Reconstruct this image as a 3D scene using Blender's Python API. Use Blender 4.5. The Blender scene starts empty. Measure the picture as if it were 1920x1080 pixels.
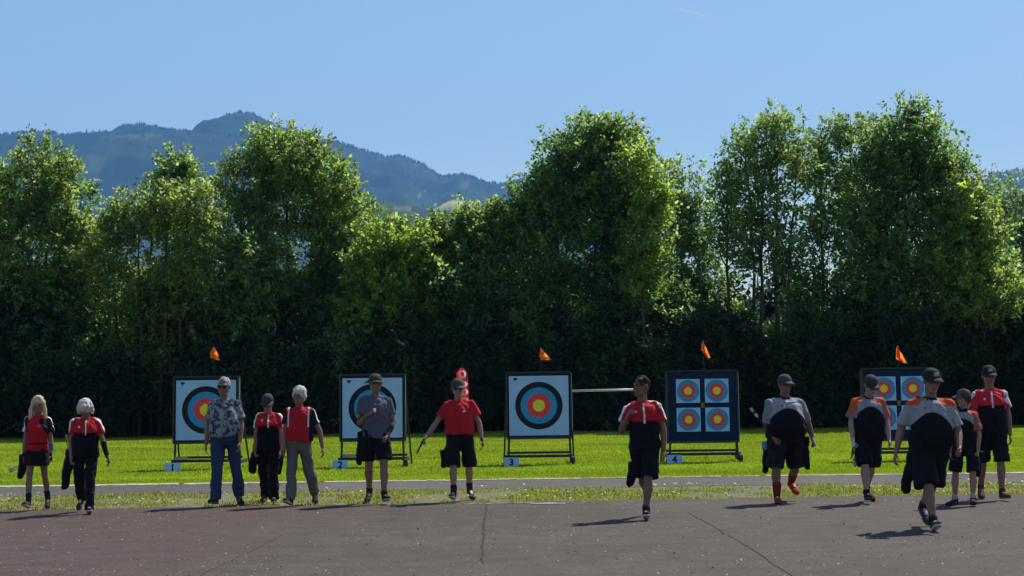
import bpy, math, random
import numpy as np
from mathutils import Vector, Matrix

S = bpy.context.scene
COL = S.collection
R = math.radians

# ------------------------------------------------------------------ camera, sky, sun, exposure
FPX = 3680.0            # focal length in pixels of the 1920 px wide photograph
CAM_H = 1.72
PITCH = math.atan(171.0 / FPX)
cam_d = bpy.data.cameras.new('camera')
cam_d.sensor_width = 36.0
cam_d.lens = FPX / 1920 * 36
cam_d.clip_start = 0.5
cam_d.clip_end = 30000
cam = bpy.data.objects.new('camera', cam_d)
COL.objects.link(cam)
cam.matrix_world = (Matrix.Translation((0, 0, CAM_H)) @ Matrix.Rotation(R(90) + PITCH, 4, 'X')
                    @ Matrix.Rotation(R(-0.75), 4, 'Z'))
S.camera = cam
CM = cam.matrix_world.copy()
CR = CM.to_3x3()

SUN_EL, SUN_AZ = R(52), R(40)          # azimuth from +Y (away from the camera) towards +X
w = bpy.data.worlds.new('World')
S.world = w
w.use_nodes = True
nt = w.node_tree
bg = nt.nodes['Background']
sky = nt.nodes.new('ShaderNodeTexSky')
sky.sky_type = 'NISHITA'
sky.sun_disc = False
sky.sun_elevation = SUN_EL
sky.sun_rotation = SUN_AZ
sky.altitude = 400
sky.air_density = 1.0
sky.dust_density = 0.35
sky.ozone_density = 2.1
nt.links.new(sky.outputs[0], bg.inputs[0])
bg.inputs[1].default_value = 0.102
sd = bpy.data.lights.new('sun', 'SUN')
sd.energy = 5.0
sd.angle = R(0.5)
sd.color = (1.0, 0.94, 0.86)
sun = bpy.data.objects.new('sun', sd)
COL.objects.link(sun)
sdir = Vector((math.sin(SUN_AZ) * math.cos(SUN_EL), math.cos(SUN_AZ) * math.cos(SUN_EL), math.sin(SUN_EL)))
sun.rotation_euler = sdir.to_track_quat('Z', 'Y').to_euler()
S.view_settings.view_transform = 'Standard'
S.view_settings.look = 'None'
S.view_settings.exposure = 0.31
S.view_settings.gamma = 1

# ------------------------------------------------------------------ helpers
def ray(px, py):
    return CR @ Vector(((px - 960) / FPX, -(py - 540) / FPX, -1.0))

def at(px, py, Y):
    """world point seen at a photo pixel, at distance Y along the view"""
    d = ray(px, py)
    return Vector((0, 0, CAM_H)) + d * (Y / d.y)

def ground(px, py, z=0.0):
    d = ray(px, py)
    return Vector((0, 0, CAM_H)) + d * ((z - CAM_H) / d.z)

def lin(r, g, b):
    f = lambda c: (c / 255 / 12.92) if c / 255 <= .04045 else ((c / 255 + .055) / 1.055) ** 2.4
    return (f(r), f(g), f(b), 1.0)

def vnoise(P, scale, seed=0):
    """value noise, vectorised, 0..1"""
    P = np.asarray(P, float) * np.asarray(scale, float) + seed * 17.31
    i = np.floor(P).astype(np.int64)
    f = P - i
    f = f * f * (3 - 2 * f)
    def h(a, b, c):
        n = (a * 374761393 + b * 668265263 + c * 2147483647 + seed * 1274126177) & 0xffffffff
        n = ((n ^ (n >> 13)) * 1274126177) & 0xffffffff
        n = n ^ (n >> 16)
        return (n & 0xffff) / 65535.0
    out = 0
    for dx in (0, 1):
        for dy in (0, 1):
            for dz in (0, 1):
                wgt = (f[:, 0] if dx else 1 - f[:, 0]) * (f[:, 1] if dy else 1 - f[:, 1]) * (f[:, 2] if dz else 1 - f[:, 2])
                out = out + wgt * h(i[:, 0] + dx, i[:, 1] + dy, i[:, 2] + dz)
    return out

def tag(o, label=None, cat=None, group=None, kind=None):
    if label: o['label'] = label
    if cat: o['category'] = cat
    if group: o['group'] = group
    if kind: o['kind'] = kind
    return o

def link(name, me, mat=None, parent=None):
    o = bpy.data.objects.new(name, me)
    COL.objects.link(o)
    if mat is not None and me is not None:
        for m in (mat if isinstance(mat, (list, tuple)) else [mat]):
            me.materials.append(m)
    if parent is not None: o.parent = parent
    return o

def empty(name, loc, rz=0.0):
    o = bpy.data.objects.new(name, None)
    COL.objects.link(o)
    o.location = loc
    o.rotation_euler = (0, 0, rz)
    o.empty_display_size = .2
    return o

class MB:
    """collects shapes into one mesh"""
    def __init__(s):
        s.v = []; s.f = []; s.m = []
    def add(s, vs, fs, mi=0):
        b = len(s.v)
        s.v.extend([tuple(v) for v in vs])
        for f in fs:
            s.f.append(tuple(i + b for i in f)); s.m.append(mi)
    def box(s, c, h, M=None, mi=0):
        c = Vector(c); vs = []
        for x in (-1, 1):
            for y in (-1, 1):
                for z in (-1, 1):
                    d = Vector((x * h[0], y * h[1], z * h[2]))
                    vs.append(c + (M @ d if M else d))
        s.add(vs, [(0, 1, 3, 2), (4, 6, 7, 5), (0, 4, 5, 1), (2, 3, 7, 6), (0, 2, 6, 4), (1, 5, 7, 3)], mi)
    def rings(s, rings, mi=0):
        n = len(rings[0]); vs = [v for r in rings for v in r]; fs = []
        for i in range(len(rings) - 1):
            for j in range(n):
                a = i * n + j; b = i * n + (j + 1) % n
                fs.append((a, b, b + n, a + n))
        fs.append(tuple(range(n))[::-1]); fs.append(tuple(range((len(rings) - 1) * n, len(rings) * n)))
        s.add(vs, fs, mi)
    def tube(s, pts, rad, seg=8, mi=0):
        pts = [Vector(p) for p in pts]; rs = []
        ref = None
        for i, p in enumerate(pts):
            d = (pts[min(i + 1, len(pts) - 1)] - pts[max(i - 1, 0)]).normalized()
            if ref is None:
                ref = d.cross(Vector((0.31, 0.77, 0.12))).normalized()
            u = (ref - d * ref.dot(d)).normalized(); vv = d.cross(u); ref = u
            r = rad[i] if isinstance(rad, (list, tuple)) else rad
            rs.append([p + (u * math.cos(a) + vv * math.sin(a)) * r for a in (2 * math.pi * k / seg for k in range(seg))])
        s.rings(rs, mi)
    def capsule(s, p0, p1, r0, r1, seg=14):
        """tapered capsule with round ends"""
        p0 = Vector(p0); p1 = Vector(p1); d = p1 - p0
        L = d.length
        d = d / L if L > 1e-6 else Vector((0, 0, 1))
        u = d.orthogonal().normalized(); v = d.cross(u); rs = []
        for k in (-80, -50, -22):
            a = R(k); rs.append((p0 + d * math.sin(a) * r0, r0 * math.cos(a)))
        rs.append((p0, r0)); rs.append((p1, r1))
        for k in (22, 50, 80):
            a = R(k); rs.append((p1 + d * math.sin(a) * r1, r1 * math.cos(a)))
        s.rings([[c + (u * math.cos(t) + v * math.sin(t)) * r for t in (2 * math.pi * k / seg for k in range(seg))] for c, r in rs])
    def frustum(s, p0, p1, r0, r1, seg=20, e=1.0):
        p0 = Vector(p0); p1 = Vector(p1); d = (p1 - p0).normalized()
        u = Vector((1, 0, 0)); u = (u - d * u.dot(d)).normalized(); v = d.cross(u); rs = []
        for k in range(5):
            t = k / 4; r = r0 + (r1 - r0) * t; c = p0.lerp(p1, t)
            rs.append([c + (u * math.cos(a) + v * math.sin(a) * e) * r for a in (2 * math.pi * q / seg for q in range(seg))])
        s.rings(rs)
    def ell(s, c, r, M=None, seg=16, n=10):
        c = Vector(c); rs = []
        for i in range(n + 1):
            a = -math.pi / 2 + math.pi * (i + .02) / (n + .04)
            ring = []
            for j in range(seg):
                b = 2 * math.pi * j / seg
                d = Vector((r[0] * math.cos(a) * math.cos(b), r[1] * math.cos(a) * math.sin(b), r[2] * math.sin(a)))
                ring.append(c + (M @ d if M else d))
            rs.append(ring)
        s.rings(rs)
    def loft(s, secs, T=None, seg=28, p=2.3):
        rs = []
        for z, hw, hd, yo in secs:
            ring = []
            for j in range(seg):
                a = 2 * math.pi * j / seg
                ca, sa = math.cos(a), math.sin(a)
                x = hw * math.copysign(abs(ca) ** (2 / p), ca); y = hd * math.copysign(abs(sa) ** (2 / p), sa) + yo
                q = Vector((x, y, z)); ring.append(T @ q if T else q)
            rs.append(ring)
        s.rings(rs)
    def mesh(s, name, smooth=False):
        me = bpy.data.meshes.new(name)
        me.from_pydata(s.v, [], s.f)
        me.validate()
        if any(s.m) and len(me.polygons) == len(s.m): me.polygons.foreach_set('material_index', s.m)
        if smooth: me.polygons.foreach_set('use_smooth', [True] * len(me.polygons))
        me.update()
        return me

def quads_mesh(name, V, F, C=None, smooth=False):
    """fast mesh from numpy: V (n,3), F (m,k), C per-vertex colour"""
    me = bpy.data.meshes.new(name)
    me.vertices.add(len(V)); me.vertices.foreach_set('co', np.asarray(V, np.float32).ravel())
    k = F.shape[1]
    me.loops.add(F.size); me.loops.foreach_set('vertex_index', F.astype(np.int32).ravel())
    me.polygons.add(len(F))
    me.polygons.foreach_set('loop_start', np.arange(len(F), dtype=np.int32) * k)
    me.polygons.foreach_set('loop_total', np.full(len(F), k, np.int32))
    if smooth: me.polygons.foreach_set('use_smooth', np.ones(len(F), bool))
    me.update(calc_edges=True)
    if C is not None: paint(me, C)
    return me

def paint(me, C):
    a = me.color_attributes.new('Col', 'FLOAT_COLOR', 'POINT')
    C = np.asarray(C, np.float32)
    if C.shape[1] == 3: C = np.hstack([C, np.ones((len(C), 1), np.float32)])
    a.data.foreach_set('color', C.ravel())

def coords(me):
    a = np.empty(len(me.vertices) * 3, np.float32); me.vertices.foreach_get('co', a); return a.reshape(-1, 3)

def normals(me):
    a = np.empty(len(me.vertices) * 3, np.float32); me.vertex_normals.foreach_get('vector', a); return a.reshape(-1, 3)

DG = None
def remesh(mb, voxel, smooth=3, name='m', folds=0.0, fscale=(13, 13, 6), seed=0):
    """union of overlapping closed shells as one continuous surface"""
    me = mb.mesh(name)
    o = bpy.data.objects.new('tmp', me); COL.objects.link(o)
    m = o.modifiers.new('r', 'REMESH'); m.mode = 'VOXEL'; m.voxel_size = voxel; m.use_smooth_shade = True
    if smooth:
        q = o.modifiers.new('s', 'SMOOTH'); q.iterations = smooth; q.factor = .5
    dg = bpy.context.evaluated_depsgraph_get(); dg.update()
    out = bpy.data.meshes.new_from_object(o.evaluated_get(dg))
    bpy.data.objects.remove(o); bpy.data.meshes.remove(me)
    out.name = name
    if folds:
        co = coords(out); n = normals(out)
        k = co @ np.array([[.86, 0, .5], [0, 1, 0], [-.5, 0, .86]], np.float32).T
        d = (vnoise(k, fscale, seed) - .5) * 2 * folds + (vnoise(k, np.array(fscale) * 2.3, seed + 5) - .5) * folds
        ridge = np.abs(vnoise(k, np.array(fscale) * .8, seed + 9) - .5)
        d += -np.clip(.06 - ridge, 0, 1) * folds * 12
        co = co + n * d[:, None].astype(np.float32)
        out.vertices.foreach_set('co', co.ravel()); out.update()
    return out

# ------------------------------------------------------------------ materials
def mat(name, col, rough=.7, spec=.3, attr=False, metal=0.0):
    m = bpy.data.materials.new(name); m.use_nodes = True
    b = m.node_tree.nodes['Principled BSDF']
    b.inputs['Base Color'].default_value = col
    b.inputs['Roughness'].default_value = rough
    b.inputs['Specular IOR Level'].default_value = spec
    b.inputs['Metallic'].default_value = metal
    if attr:
        a = m.node_tree.nodes.new('ShaderNodeVertexColor'); a.layer_name = 'Col'
        m.node_tree.links.new(a.outputs['Color'], b.inputs['Base Color'])
    return m

def noisy(m, scale, lo, hi, bump=0.0, bscale=None, detail=4):
    """procedural variation of the base colour of a plain material"""
    t = m.node_tree; b = t.nodes['Principled BSDF']
    tc = t.nodes.new('ShaderNodeTexCoord')
    n = t.nodes.new('ShaderNodeTexNoise'); n.inputs['Scale'].default_value = scale; n.inputs['Detail'].default_value = detail
    t.links.new(tc.outputs['Object'], n.inputs['Vector'])
    r = t.nodes.new('ShaderNodeValToRGB')
    r.color_ramp.elements[0].position = .3; r.color_ramp.elements[1].position = .7
    r.color_ramp.elements[0].color = lo; r.color_ramp.elements[1].color = hi
    t.links.new(n.outputs['Fac'], r.inputs['Fac']); t.links.new(r.outputs['Color'], b.inputs['Base Color'])
    if bump:
        n2 = t.nodes.new('ShaderNodeTexNoise'); n2.inputs['Scale'].default_value = bscale or scale * 3
        t.links.new(tc.outputs['Object'], n2.inputs['Vector'])
        bp = t.nodes.new('ShaderNodeBump'); bp.inputs['Strength'].default_value = bump; bp.inputs['Distance'].default_value = .02
        t.links.new(n2.outputs['Fac'], bp.inputs['Height']); t.links.new(bp.outputs['Normal'], b.inputs['Normal'])
    return m

def leafmat(name, trans=.5, gain=(2.0, 2.2, .9), rough=.45, spec=.35):
    m = bpy.data.materials.new(name); m.use_nodes = True
    t = m.node_tree; b = t.nodes['Principled BSDF']
    a = t.nodes.new('ShaderNodeVertexColor'); a.layer_name = 'Col'
    t.links.new(a.outputs['Color'], b.inputs['Base Color'])
    b.inputs['Roughness'].default_value = rough; b.inputs['Specular IOR Level'].default_value = spec
    mul = t.nodes.new('ShaderNodeMix'); mul.data_type = 'RGBA'; mul.blend_type = 'MULTIPLY'
    mul.inputs[0].default_value = 1
    mul.clamp_result = True
    t.links.new(a.outputs['Color'], mul.inputs[6]); mul.inputs[7].default_value = (*gain, 1)
    tr = t.nodes.new('ShaderNodeBsdfTranslucent'); t.links.new(mul.outputs[2], tr.inputs['Color'])
    mx = t.nodes.new('ShaderNodeMixShader'); mx.inputs[0].default_value = trans
    t.links.new(b.outputs[0], mx.inputs[1]); t.links.new(tr.outputs[0], mx.inputs[2])
    t.links.new(mx.outputs[0], t.nodes['Material Output'].inputs['Surface'])
    return m

M_leaf = leafmat('leaf', .62, (3.0, 3.25, 2.0), .45, .5)
M_shrub = leafmat('shrub_leaf', .15, (1.4, 1.6, .9), .7, .08)
M_grass = leafmat('grass_blade', .5, (1.6, 1.8, .8), .5, .25)
M_bark = noisy(mat('bark', (.05, .04, .03, 1), .9, .1), 6, (.03, .025, .02, 1), (.08, .065, .05, 1), .5)
M_cloth = mat('cloth', (1, 1, 1, 1), .85, .15, attr=True)
M_skin = mat('skin', (1, 1, 1, 1), .55, .35, attr=True)
M_hair = mat('hair', (1, 1, 1, 1), .85, .12, attr=True)
M_black = noisy(mat('black_metal', (.02, .02, .022, 1), .55, .4), 12, (.012, .012, .014, 1), (.03, .03, .032, 1))
M_foam = noisy(mat('foam', (.02, .022, .03, 1), .9, .1), 9, (.012, .015, .025, 1), (.026, .03, .045, 1), .4)
M_wood = noisy(mat('timber', (.4, .33, .22, 1), .8, .2), 8, (.32, .26, .17, 1), (.5, .42, .3, 1))
M_edge = mat('edging', (.45, .46, .47, 1), .5, .4)
M_white_skytint = noisy(mat('face_white_skytint', (.78, .78, .78, 1), .75, .2), 3, (.29, .48, .78, 1), (.33, .52, .81, 1))  # white paper; the blue skylight of its shade is put into the colour
M_fblack = mat('face_black', (.014, .014, .02, 1), .75, .2)
M_fblue = mat('face_blue', (.03, .26, .55, 1), .75, .2)
M_fred = mat('face_red', (.72, .06, .075, 1), .75, .2)
M_fgold = mat('face_gold', (.8, .66, .06, 1), .75, .2)
M_plate = noisy(mat('plate', (.45, .66, .85, 1), .6, .3), 5, (.28, .5, .82, 1), (.36, .58, .88, 1))
M_ink = mat('ink', (.01, .012, .03, 1), .7, .2)

# ------------------------------------------------------------------ ground
def strip(name, rows, m, z):
    """ground sheet between two world polylines near and far, as a grid"""
    near, far = rows
    V = []; n = len(near)
    for p in near: V.append((p[0], p[1], z))
    for p in far: V.append((p[0], p[1], z))
    F = [(i, i + 1, n + i + 1, n + i) for i in range(n - 1)]
    me = bpy.data.meshes.new(name); me.from_pydata(V, [], F); me.update()
    return tag(link(name, me, m), kind='structure')

def pixel_edge(pts, step=12, wob=.0, seed=1, z=0):
    """ground polyline through photo pixels, extended sideways, gently uneven"""
    xs = [p[0] for p in pts]; ys = [p[1] for p in pts]
    out = []; rnd = random.Random(seed)
    for px in np.arange(-700, 2620 + 1, step):
        if px < xs[0]: y = ys[0] + (ys[1] - ys[0]) / (xs[1] - xs[0]) * (px - xs[0])
        elif px > xs[-1]: y = ys[-1] + (ys[-1] - ys[-2]) / (xs[-1] - xs[-2]) * (px - xs[-1])
        else: y = np.interp(px, xs, ys)
        g = ground(px, y, z); out.append((g.x, g.y + rnd.uniform(-wob, wob)))
    return out

# field: one sheet to the foot of the hills
m_field = bpy.data.materials.new('field'); m_field.use_nodes = True
t = m_field.node_tree; b = t.nodes['Principled BSDF']; b.inputs['Roughness'].default_value = .9; b.inputs['Specular IOR Level'].default_value = .1
tc = t.nodes.new('ShaderNodeTexCoord')
n1 = t.nodes.new('ShaderNodeTexNoise'); n1.inputs['Scale'].default_value = .35; n1.inputs['Detail'].default_value = 6
n2 = t.nodes.new('ShaderNodeTexNoise'); n2.inputs['Scale'].default_value = 14; n2.inputs['Detail'].default_value = 3
t.links.new(tc.outputs['Object'], n1.inputs['Vector']); t.links.new(tc.outputs['Object'], n2.inputs['Vector'])
r1 = t.nodes.new('ShaderNodeValToRGB'); r1.color_ramp.elements[0].position = .35; r1.color_ramp.elements[1].position = .68
r1.color_ramp.elements[0].color = (.16, .225, .016, 1); r1.color_ramp.elements[1].color = (.27, .31, .04, 1)
r2 = t.nodes.new('ShaderNodeValToRGB'); r2.color_ramp.elements[0].color = (.55, .55, .55, 1); r2.color_ramp.elements[1].color = (1.15, 1.15, 1.15, 1)
mm = t.nodes.new('ShaderNodeMix'); mm.data_type = 'RGBA'; mm.blend_type = 'MULTIPLY'; mm.inputs[0].default_value = 1
t.links.new(n1.outputs['Fac'], r1.inputs[0]); t.links.new(n2.outputs['Fac'], r2.inputs[0])
t.links.new(r1.outputs[0], mm.inputs[6]); t.links.new(r2.outputs[0], mm.inputs[7]); t.links.new(mm.outputs[2], b.inputs['Base Color'])
me = bpy.data.meshes.new('field')
me.from_pydata([(-3500, -40, -.012), (3500, -40, -.012), (3500, 7200, -.012), (-3500, 7200, -.012)], [], [(0, 1, 2, 3)])
tag(link('field', me, m_field), kind='structure')

def asphalt(name, a, bb, red=None, grain=60):
    m = bpy.data.materials.new(name); m.use_nodes = True
    t = m.node_tree; b = t.nodes['Principled BSDF']; b.inputs['Roughness'].default_value = .85; b.inputs['Specular IOR Level'].default_value = .25
    tc = t.nodes.new('ShaderNodeTexCoord')
    N = lambda s, d=4: (lambda n: (n.inputs['Scale'].__setattr__('default_value', s), n.inputs['Detail'].__setattr__('default_value', d), t.links.new(tc.outputs['Object'], n.inputs['Vector']), n)[-1])(t.nodes.new('ShaderNodeTexNoise'))
    big, fine = N(.22, 5), N(grain, 3)
    ra = t.nodes.new('ShaderNodeValToRGB'); ra.color_ramp.elements[0].position = .36; ra.color_ramp.elements[1].position = .64
    ra.color_ramp.elements[0].color = a; ra.color_ramp.elements[1].color = bb
    t.links.new(big.outputs['Fac'], ra.inputs[0])
    src = ra.outputs[0]
    if red:
        # the reddish running-track surface shows on the left and fades out towards the middle, and again far right
        sx = t.nodes.new('ShaderNodeSeparateXYZ'); t.links.new(tc.outputs['Object'], sx.inputs[0])
        mr = t.nodes.new('ShaderNodeMapRange'); mr.inputs[1].default_value = -1.0; mr.inputs[2].default_value = -3.6
        ad = t.nodes.new('ShaderNodeMath'); ad.operation = 'MULTIPLY_ADD'; ad.inputs[1].default_value = 3.5; ad.inputs[2].default_value = -1.75
        t.links.new(big.outputs['Fac'], ad.inputs[0])
        a2 = t.nodes.new('ShaderNodeMath'); a2.operation = 'ADD'; t.links.new(sx.outputs['X'], a2.inputs[0]); t.links.new(ad.outputs[0], a2.inputs[1])
        t.links.new(a2.outputs[0], mr.inputs[0])
        mr2 = t.nodes.new('ShaderNodeMapRange'); mr2.inputs[1].default_value = 3.0; mr2.inputs[2].default_value = 5.5; mr2.inputs[4].default_value = .45
        t.links.new(a2.outputs[0], mr2.inputs[0])
        mxm = t.nodes.new('ShaderNodeMath'); mxm.operation = 'MAXIMUM'; t.links.new(mr.outputs[0], mxm.inputs[0]); t.links.new(mr2.outputs[0], mxm.inputs[1])
        mx = t.nodes.new('ShaderNodeMix'); mx.data_type = 'RGBA'; mx.inputs[7].default_value = red
        t.links.new(mxm.outputs[0], mx.inputs[0]); t.links.new(src, mx.inputs[6]); src = mx.outputs[2]
    mid = N(2.3, 6); rm_ = t.nodes.new('ShaderNodeValToRGB'); rm_.color_ramp.elements[0].position = .35; rm_.color_ramp.elements[1].position = .68
    rm_.color_ramp.elements[0].color = (.82, .82, .82, 1); rm_.color_ramp.elements[1].color = (1.16, 1.15, 1.13, 1); t.links.new(mid.outputs['Fac'], rm_.inputs[0])
    m0 = t.nodes.new('ShaderNodeMix'); m0.data_type = 'RGBA'; m0.blend_type = 'MULTIPLY'; m0.inputs[0].default_value = 1
    t.links.new(src, m0.inputs[6]); t.links.new(rm_.outputs[0], m0.inputs[7]); src = m0.outputs[2]
    rf = t.nodes.new('ShaderNodeValToRGB'); rf.color_ramp.elements[0].position = .3; rf.color_ramp.elements[1].position = .72
    rf.color_ramp.elements[0].color = (.62, .62, .62, 1); rf.color_ramp.elements[1].color = (1.3, 1.3, 1.3, 1)
    t.links.new(fine.outputs['Fac'], rf.inputs[0])
    ml = t.nodes.new('ShaderNodeMix'); ml.data_type = 'RGBA'; ml.blend_type = 'MULTIPLY'; ml.inputs[0].default_value = 1
    t.links.new(src, ml.inputs[6]); t.links.new(rf.outputs[0], ml.inputs[7]); t.links.new(ml.outputs[2], b.inputs['Base Color'])
    bp = t.nodes.new('ShaderNodeBump'); bp.inputs['Strength'].default_value = .5; bp.inputs['Distance'].default_value = .01
    t.links.new(fine.outputs['Fac'], bp.inputs['Height']); t.links.new(bp.outputs['Normal'], b.inputs['Normal'])
    return m

M_track = asphalt('track_surface', (.061, .051, .038, 1), (.080, .067, .050, 1), (.074, .047, .039, 1), 26)
M_path = asphalt('path_surface', (.080, .073, .062, 1), (.108, .099, .086, 1), None, 20)
M_verge = noisy(mat('verge_soil', (.12, .13, .04, 1), .95, .1), 5, (.11, .12, .035, 1), (.19, .175, .12, 1), .6)

E_track = pixel_edge([(0, 957), (900, 942), (1400, 934), (1920, 925)], wob=.10, seed=2)
E_pathn = pixel_edge([(0, 931), (960, 916), (1400, 910), (1920, 905)], wob=.08, seed=3)
E_pathf = pixel_edge([(0, 913), (960, 899), (1400, 893), (1920, 887)], wob=.04, seed=4)
near = [(p[0] * .02, -30) for p in E_track]
near = [(np.interp(i, [0, len(E_track) - 1], [-60, 60]), -30) for i in range(len(E_track))]
strip('track', (near, E_track), M_track, .004)
strip('verge', ([(p[0], p[1] - .4) for p in E_track], [(p[0], p[1] + .4) for p in E_pathn]), M_verge, -.004)
strip('path', (E_pathn, E_pathf), M_path, 0.0)

# kerb: worn pale edging stones along the far side of the path
kb = MB(); rnd = random.Random(9)
m_kerb = noisy(mat('kerb_stone', (.4, .38, .34, 1), .85, .2), 2.2, (.24, .21, .14, 1), (.62, .57, .46, 1), .3)
for i in range(0, len(E_pathf) - 1, 1):
    a, c = E_pathf[i], E_pathf[i + 1]
    x0, x1 = a[0] + .002, c[0] - .002
    hgt = rnd.uniform(.006, .010)
    if rnd.random() < .05: continue
    kb.box(((x0 + x1) / 2, (a[1] + c[1]) / 2 + .10 + rnd.uniform(-.02, .02), hgt / 2 - .01), ((x1 - x0) / 2, rnd.uniform(.17, .25), hgt / 2 + .01))
tag(link('kerb', kb.mesh('kerb'), m_kerb), kind='structure')

def ribbon(name, pts, wid, m, z, seed, step=.06, jag=.03):
    """jagged strip on the ground through photo pixels"""
    rnd = random.Random(seed); P = [ground(*p) for p in pts]; L = []
    for a, c in zip(P, P[1:]):
        k = max(2, int((c - a).length / step))
        L += [a.lerp(c, i / k) for i in range(k)]
    L.append(P[-1]); V = []; j = 0.0
    for i, p in enumerate(L):
        d = (L[min(i + 1, len(L) - 1)] - L[max(i - 1, 0)]); d.z = 0; d.normalize(); nrm = Vector((-d.y, d.x, 0))
        j = j * .8 + rnd.uniform(-jag, jag); wd = wid * rnd.uniform(.35, 1.4)
        V += [p + nrm * (j - wd / 2), p + nrm * (j + wd / 2)]
    V = [(v.x, v.y, z) for v in V]
    F = [(2 * i, 2 * i + 1, 2 * i + 3, 2 * i + 2) for i in range(len(L) - 1) if rnd.random() > .06]
    me = bpy.data.meshes.new(name); me.from_pydata(V, [], F); me.update()
    return tag(link(name, me, m), kind='structure')

M_crack = noisy(mat('crack', (.04, .035, .03, 1), .95, .1), 9, (.034, .03, .023, 1), (.08, .066, .044, 1))
M_worn = noisy(mat('worn_edge', (.4, .37, .36, 1), .9, .1), 7, (.09, .085, .08, 1), (.40, .37, .35, 1))
ribbon('track_joint', [(912, 946), (908, 985), (905, 1020), (904, 1058)], .022, M_crack, .008, 1, .05, .006)
ribbon('track_crack', [(1290, 962), (1340, 990), (1410, 1030), (1470, 1072), (1530, 1110)], .012, M_crack, .008, 2, .06, .005)
ribbon('track_crack', [(530, 1003), (470, 1035), (390, 1072), (330, 1110)], .009, M_crack, .008, 3, .06, .006)
ribbon('worn_edge', [(862, 946), (905, 945), (960, 944), (1062, 943), (1110, 941)], .12, M_worn, .008, 4, .05, .05)
ribbon('worn_edge', [(995, 946), (1030, 945.4), (1060, 945)], .22, M_worn, .012, 5, .09, .03)

# ------------------------------------------------------------------ grass, weeds, petals
def blades(name, X, Y, Hh, Wd, C0, C1, seed, z=0.0, m=M_grass, lean=.5, patch=None):
    rng = np.random.default_rng(seed); n = len(X)
    a = rng.uniform(0, 2 * np.pi, n); l = rng.uniform(0, lean, n) * Hh; b2 = rng.uniform(0, 2 * np.pi, n)
    V = np.zeros((n, 3, 3))
    V[:, 0] = np.c_[X - np.cos(a) * Wd, Y - np.sin(a) * Wd, np.full(n, z)]
    V[:, 1] = np.c_[X + np.cos(a) * Wd, Y + np.sin(a) * Wd, np.full(n, z)]
    V[:, 2] = np.c_[X + np.cos(b2) * l, Y + np.sin(b2) * l, z + Hh]
    k = rng.random((n, 1)); C = C0 * (1 - k) + C1 * k
    if patch is not None: C = C * (.62 + .76 * patch[:, None]) + np.array([.05, .03, .015]) * np.clip(patch[:, None] - .62, 0, 1) * 2
    C = np.repeat(C, 3, axis=0)
    F = np.arange(n * 3).reshape(n, 3)
    return link(name, quads_mesh(name, V.reshape(-1, 3), F, C), m)

rng = np.random.default_rng(5)
n = 460000
Y = 33.9 + (66 - 33.9) * rng.random(n) ** 1.5
X = (rng.random(n) - .5) * 2 * (Y * .2825 + .8)
den = vnoise(np.c_[X, Y, 0 * X], .5, 3)
tag(blades('lawn_grass', X, Y, .022 + .028 * rng.random(n) * (0.4 + den), np.full(n, .012) , np.array([.165, .225, .014]), np.array([.29, .34, .04]), 6, -.012, patch=vnoise(np.c_[X, Y, 0 * X], (.22, .8, 1), 14) * .6 + vnoise(np.c_[X, Y, 0 * X], (1.1, 1.6, 1), 15) * .4),
    'short bright green lawn grass of the archery field', 'grass', kind='stuff')

# weeds on the verge between track and path
ex = np.array([p[0] for p in E_track]); ey0 = np.array([p[1] for p in E_track]); fx = np.array([p[0] for p in E_pathn]); ey1 = np.array([p[1] for p in E_pathn])
n = 34000
X = (rng.random(n) - .5) * 20; u = rng.random(n)
y0 = np.interp(X, ex, ey0) - .15; y1 = np.interp(X, fx, ey1) + .12
Y = y0 + (y1 - y0) * u
den = vnoise(np.c_[X, Y, 0 * X], (1.2, 1.4, 1), 8) * .6 + vnoise(np.c_[X, Y, 0 * X], (4, 4, 1), 9) * .4
keep = den > .47; X, Y, den = X[keep], Y[keep], den[keep]; n = len(X)
tag(blades('verge_weeds', X, Y, (.02 + .055 * rng.random(n) ** 2) * (.3 + den), np.full(n, .011), np.array([.13, .15, .015]), np.array([.30, .28, .08]), 12, -.006, lean=.9),
    'straggly yellowish weeds and grass on the verge strip', 'weeds', kind='stuff')

def discs(name, X, Y, Z, rad, C, seed, tilt=.5, m=M_cloth):
    rng = np.random.default_rng(seed); n = len(X)
    k = 5; ang = np.arange(k) * 2 * np.pi / k
    V = np.zeros((n, k, 3)); ta = rng.uniform(0, 2 * np.pi, n); tl = rng.uniform(0, tilt, n)
    r = rad * rng.uniform(.5, 1.5, n); el = rng.uniform(.4, 1, n); ro = rng.uniform(0, 6.3, n)
    for q in range(k):
        dx = np.cos(ang[q] + ro) * r; dy = np.sin(ang[q] + ro) * r * el
        V[:, q, 0] = X + dx; V[:, q, 1] = Y + dy
        V[:, q, 2] = Z + tl * (np.cos(ta) * dx + np.sin(ta) * dy) + r * tl
    kk = rng.random((n, 1)); Cc = np.repeat(C[0] * (1 - kk) + C[1] * kk, k, axis=0)
    return link(name, quads_mesh(name, V.reshape(-1, 3), np.arange(n * k).reshape(n, k), Cc), m)

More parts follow.
